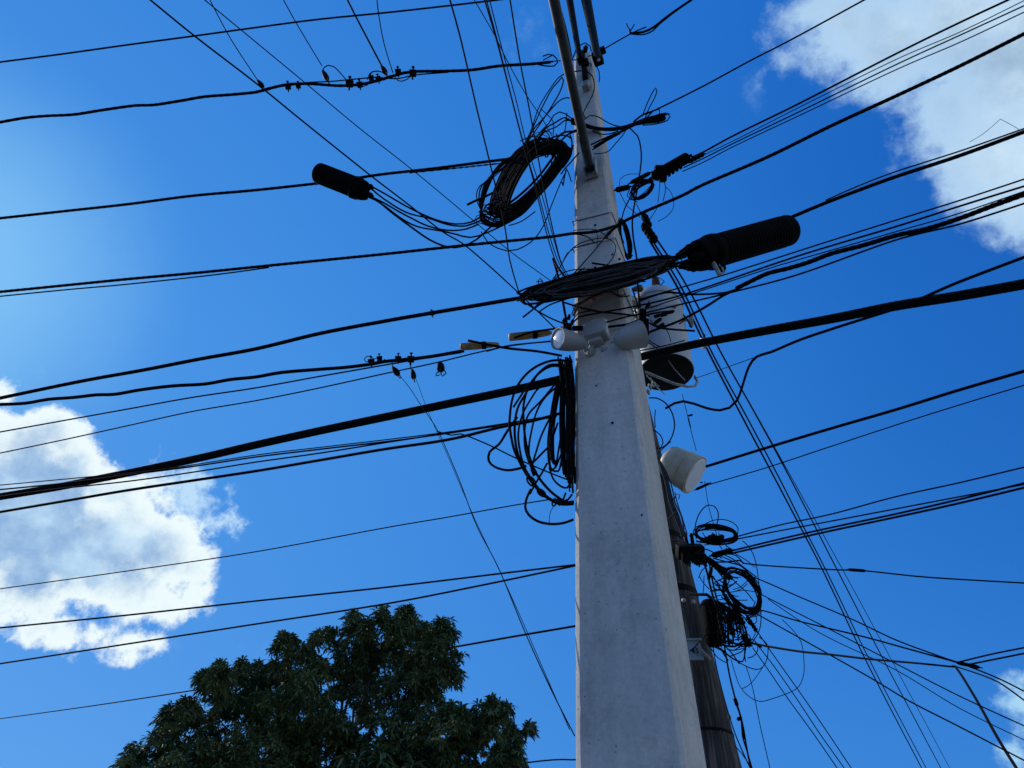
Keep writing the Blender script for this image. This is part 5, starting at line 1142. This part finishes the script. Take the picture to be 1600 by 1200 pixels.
rr = random.Random(77); V = []; FC = []
def leafs(pos, ax, n, ln):
    global V, FC
    x, y, z = frame_of(ax)
    for k in range(n):
        an = 2.4 * k + rr.uniform(-.3, .3); el = rr.uniform(.15, 1.05)
        dr = (x * math.cos(an) + y * math.sin(an)) * math.cos(el) + z * math.sin(el); dr.z -= rr.uniform(.05, .9); dr.normalize()
        l = ln * rr.uniform(.7, 1.2); w = l * rr.uniform(.11, .15)
        sd_ = dr.cross(Vector((0, 0, 1)) + Vector((rr.uniform(-.6, .6), rr.uniform(-.6, .6), 0))); sd_.normalize(); nn = sd_.cross(dr)
        b0 = len(V); p = pos + dr * l * .05
        m1 = p + dr * l * .38 + Vector((0, 0, -.02)) * l; tip = p + dr * l + Vector((0, 0, -.28)) * l
        m2 = p + dr * l * .72 + Vector((0, 0, -.10)) * l
        V += [p, m1 + sd_ * w + nn * w * .35, m1 - nn * w * .1, m1 - sd_ * w + nn * w * .35, m2 + sd_ * w * .8 + nn * w * .25, m2 - nn * w * .1, m2 - sd_ * w * .8 + nn * w * .25, tip]
        FC += [(b0, b0 + 1, b0 + 2), (b0, b0 + 2, b0 + 3), (b0 + 1, b0 + 4, b0 + 5, b0 + 2), (b0 + 2, b0 + 5, b0 + 6, b0 + 3), (b0 + 4, b0 + 7, b0 + 5), (b0 + 5, b0 + 7, b0 + 6)]
cents = []
for (u, v, r) in lobes:
    big = r > 80
    Yc = TY + rr.uniform(-1.1, 1.1) if not big else TY
    d = dY(u, v, Yc); c = P(u, v, d); R_ = px(r, d); cents.append((c, R_, u, v, r))
    if big:
        for k in range(int(r * r * .03)):
            dv = Vector((rr.gauss(0, 1), rr.gauss(0, 1), rr.gauss(0, 1))).normalized(); p = c + dv * R_ * rr.uniform(.35, 1) ** .5
            leafs(p, (dv * .8 + Vector((0, 0, .75))).normalized(), rr.randint(9, 13), .26)
        continue
    # branch-end tufts: each a small drooping cone of leaf rosettes, with gaps between
    for k in range(int(r * r * .0108 + 2)):
        dv = Vector((rr.gauss(0, 1), rr.gauss(0, 1), rr.gauss(0, 1))).normalized()
        q = rr.uniform(.25, 1) ** .45
        tr = px(rr.uniform(7.5, 12), d) * (1 if r > 16 else r / 16)
        tc_ = c + Vector((dv.x, dv.y * 1.2, dv.z)) * max(R_ - tr, .02) * q * (1.22 if rr.random() < .16 else 1.02)
        for j in range(rr.randint(10, 14)):
            hgt = rr.uniform(-1, 1.35); wid = (1.35 - hgt) / 2.35
            an = rr.uniform(0, 6.28); p = tc_ + Vector((math.cos(an) * wid, math.sin(an) * wid, hgt)) * tr
            leafs(p, Vector((math.cos(an) * .6, math.sin(an) * .6, .8)), rr.randint(7, 11), .135)
# upright young shoots along the top of the outline
for (u, v) in ((188,1186),(215,1160),(198,1176),(236,1147),(262,1106),(290,1088),(306,1092),(313,1052),(342,1034),(376,1036),(402,1040),(432,1002),(444,994),(456,990),(470,1004),(492,990),(500,984),(512,984),(540,962),(556,955),(572,972),(590,951),(598,952),(630,950),(640,954),(662,976),(682,966),(690,964),(702,966),(708,984),(748,1092),(766,1094),(778,1092),(794,1100),(826,1128),(830,1134),(720,1018),(716,1050)):
    for k in range(3):
        u1, v1 = u + rr.uniform(-5, 5), v + rr.uniform(1, 10); Yc = TY + rr.uniform(-.4, .4); p = PY(u1, v1, Yc)
        leafs(p, Vector((rr.uniform(-.3, .3), rr.uniform(-.3, .3), 1)), rr.randint(6, 9), .15)
me = bpy.data.meshes.new('crown'); me.from_pydata([tuple(q) for q in V], [], FC); me.materials.append(M['leaf']); o = bpy.data.objects.new('crown', me); COL.objects.link(o); o.parent = t; o.matrix_parent_inverse = Matrix.Translation(-Vector(t.location))
print('LEAF FACES', len(FC))
base = Vector((ct.x, TY, 0)); fork = Vector((ct.x + .1, TY, 2.6))
mb = MB(); pts = [base + Vector((0, 0, -.2)), base + Vector((.02, 0, .4)), base + Vector((.06, .05, 1.4)), fork]
mb.tube(pts, [.42, .34, .29, .27], 16); mb.build('trunk', M['bark'], t)
for (c, R_, u, v, r) in cents:
    if r < 44 or (r > 80): continue
    mid = fork.lerp(c, .5) + Vector((rr.uniform(-.3, .3), rr.uniform(-.3, .3), rr.uniform(-.1, .4)))
    e_ = c + Vector((0, .4, R_ * .2)); pp = [fork - Vector((0, 0, .15)), fork.lerp(mid, .5) + Vector((rr.uniform(-.1, .1), 0, .05)), mid, mid.lerp(e_, .5) + Vector((rr.uniform(-.12, .12), rr.uniform(-.1, .1), 0)), e_]
    mb = MB(); mb.tube(pp, [.09, .07, .045, .028, .012], 8)
    for k in range(3):
        q = mid.lerp(e_, rr.uniform(.1, .8)); e2 = c + Vector((rr.uniform(-1, 1), rr.uniform(-1, 1), rr.uniform(-.5, 1))) * R_ * .8
        mb.tube([q, q.lerp(e2, .5) + Vector((0, 0, .05)), e2], [.03, .02, .008], 6)
    mb.build('limb', M['bark'], t)
bpy.context.view_layer.update()
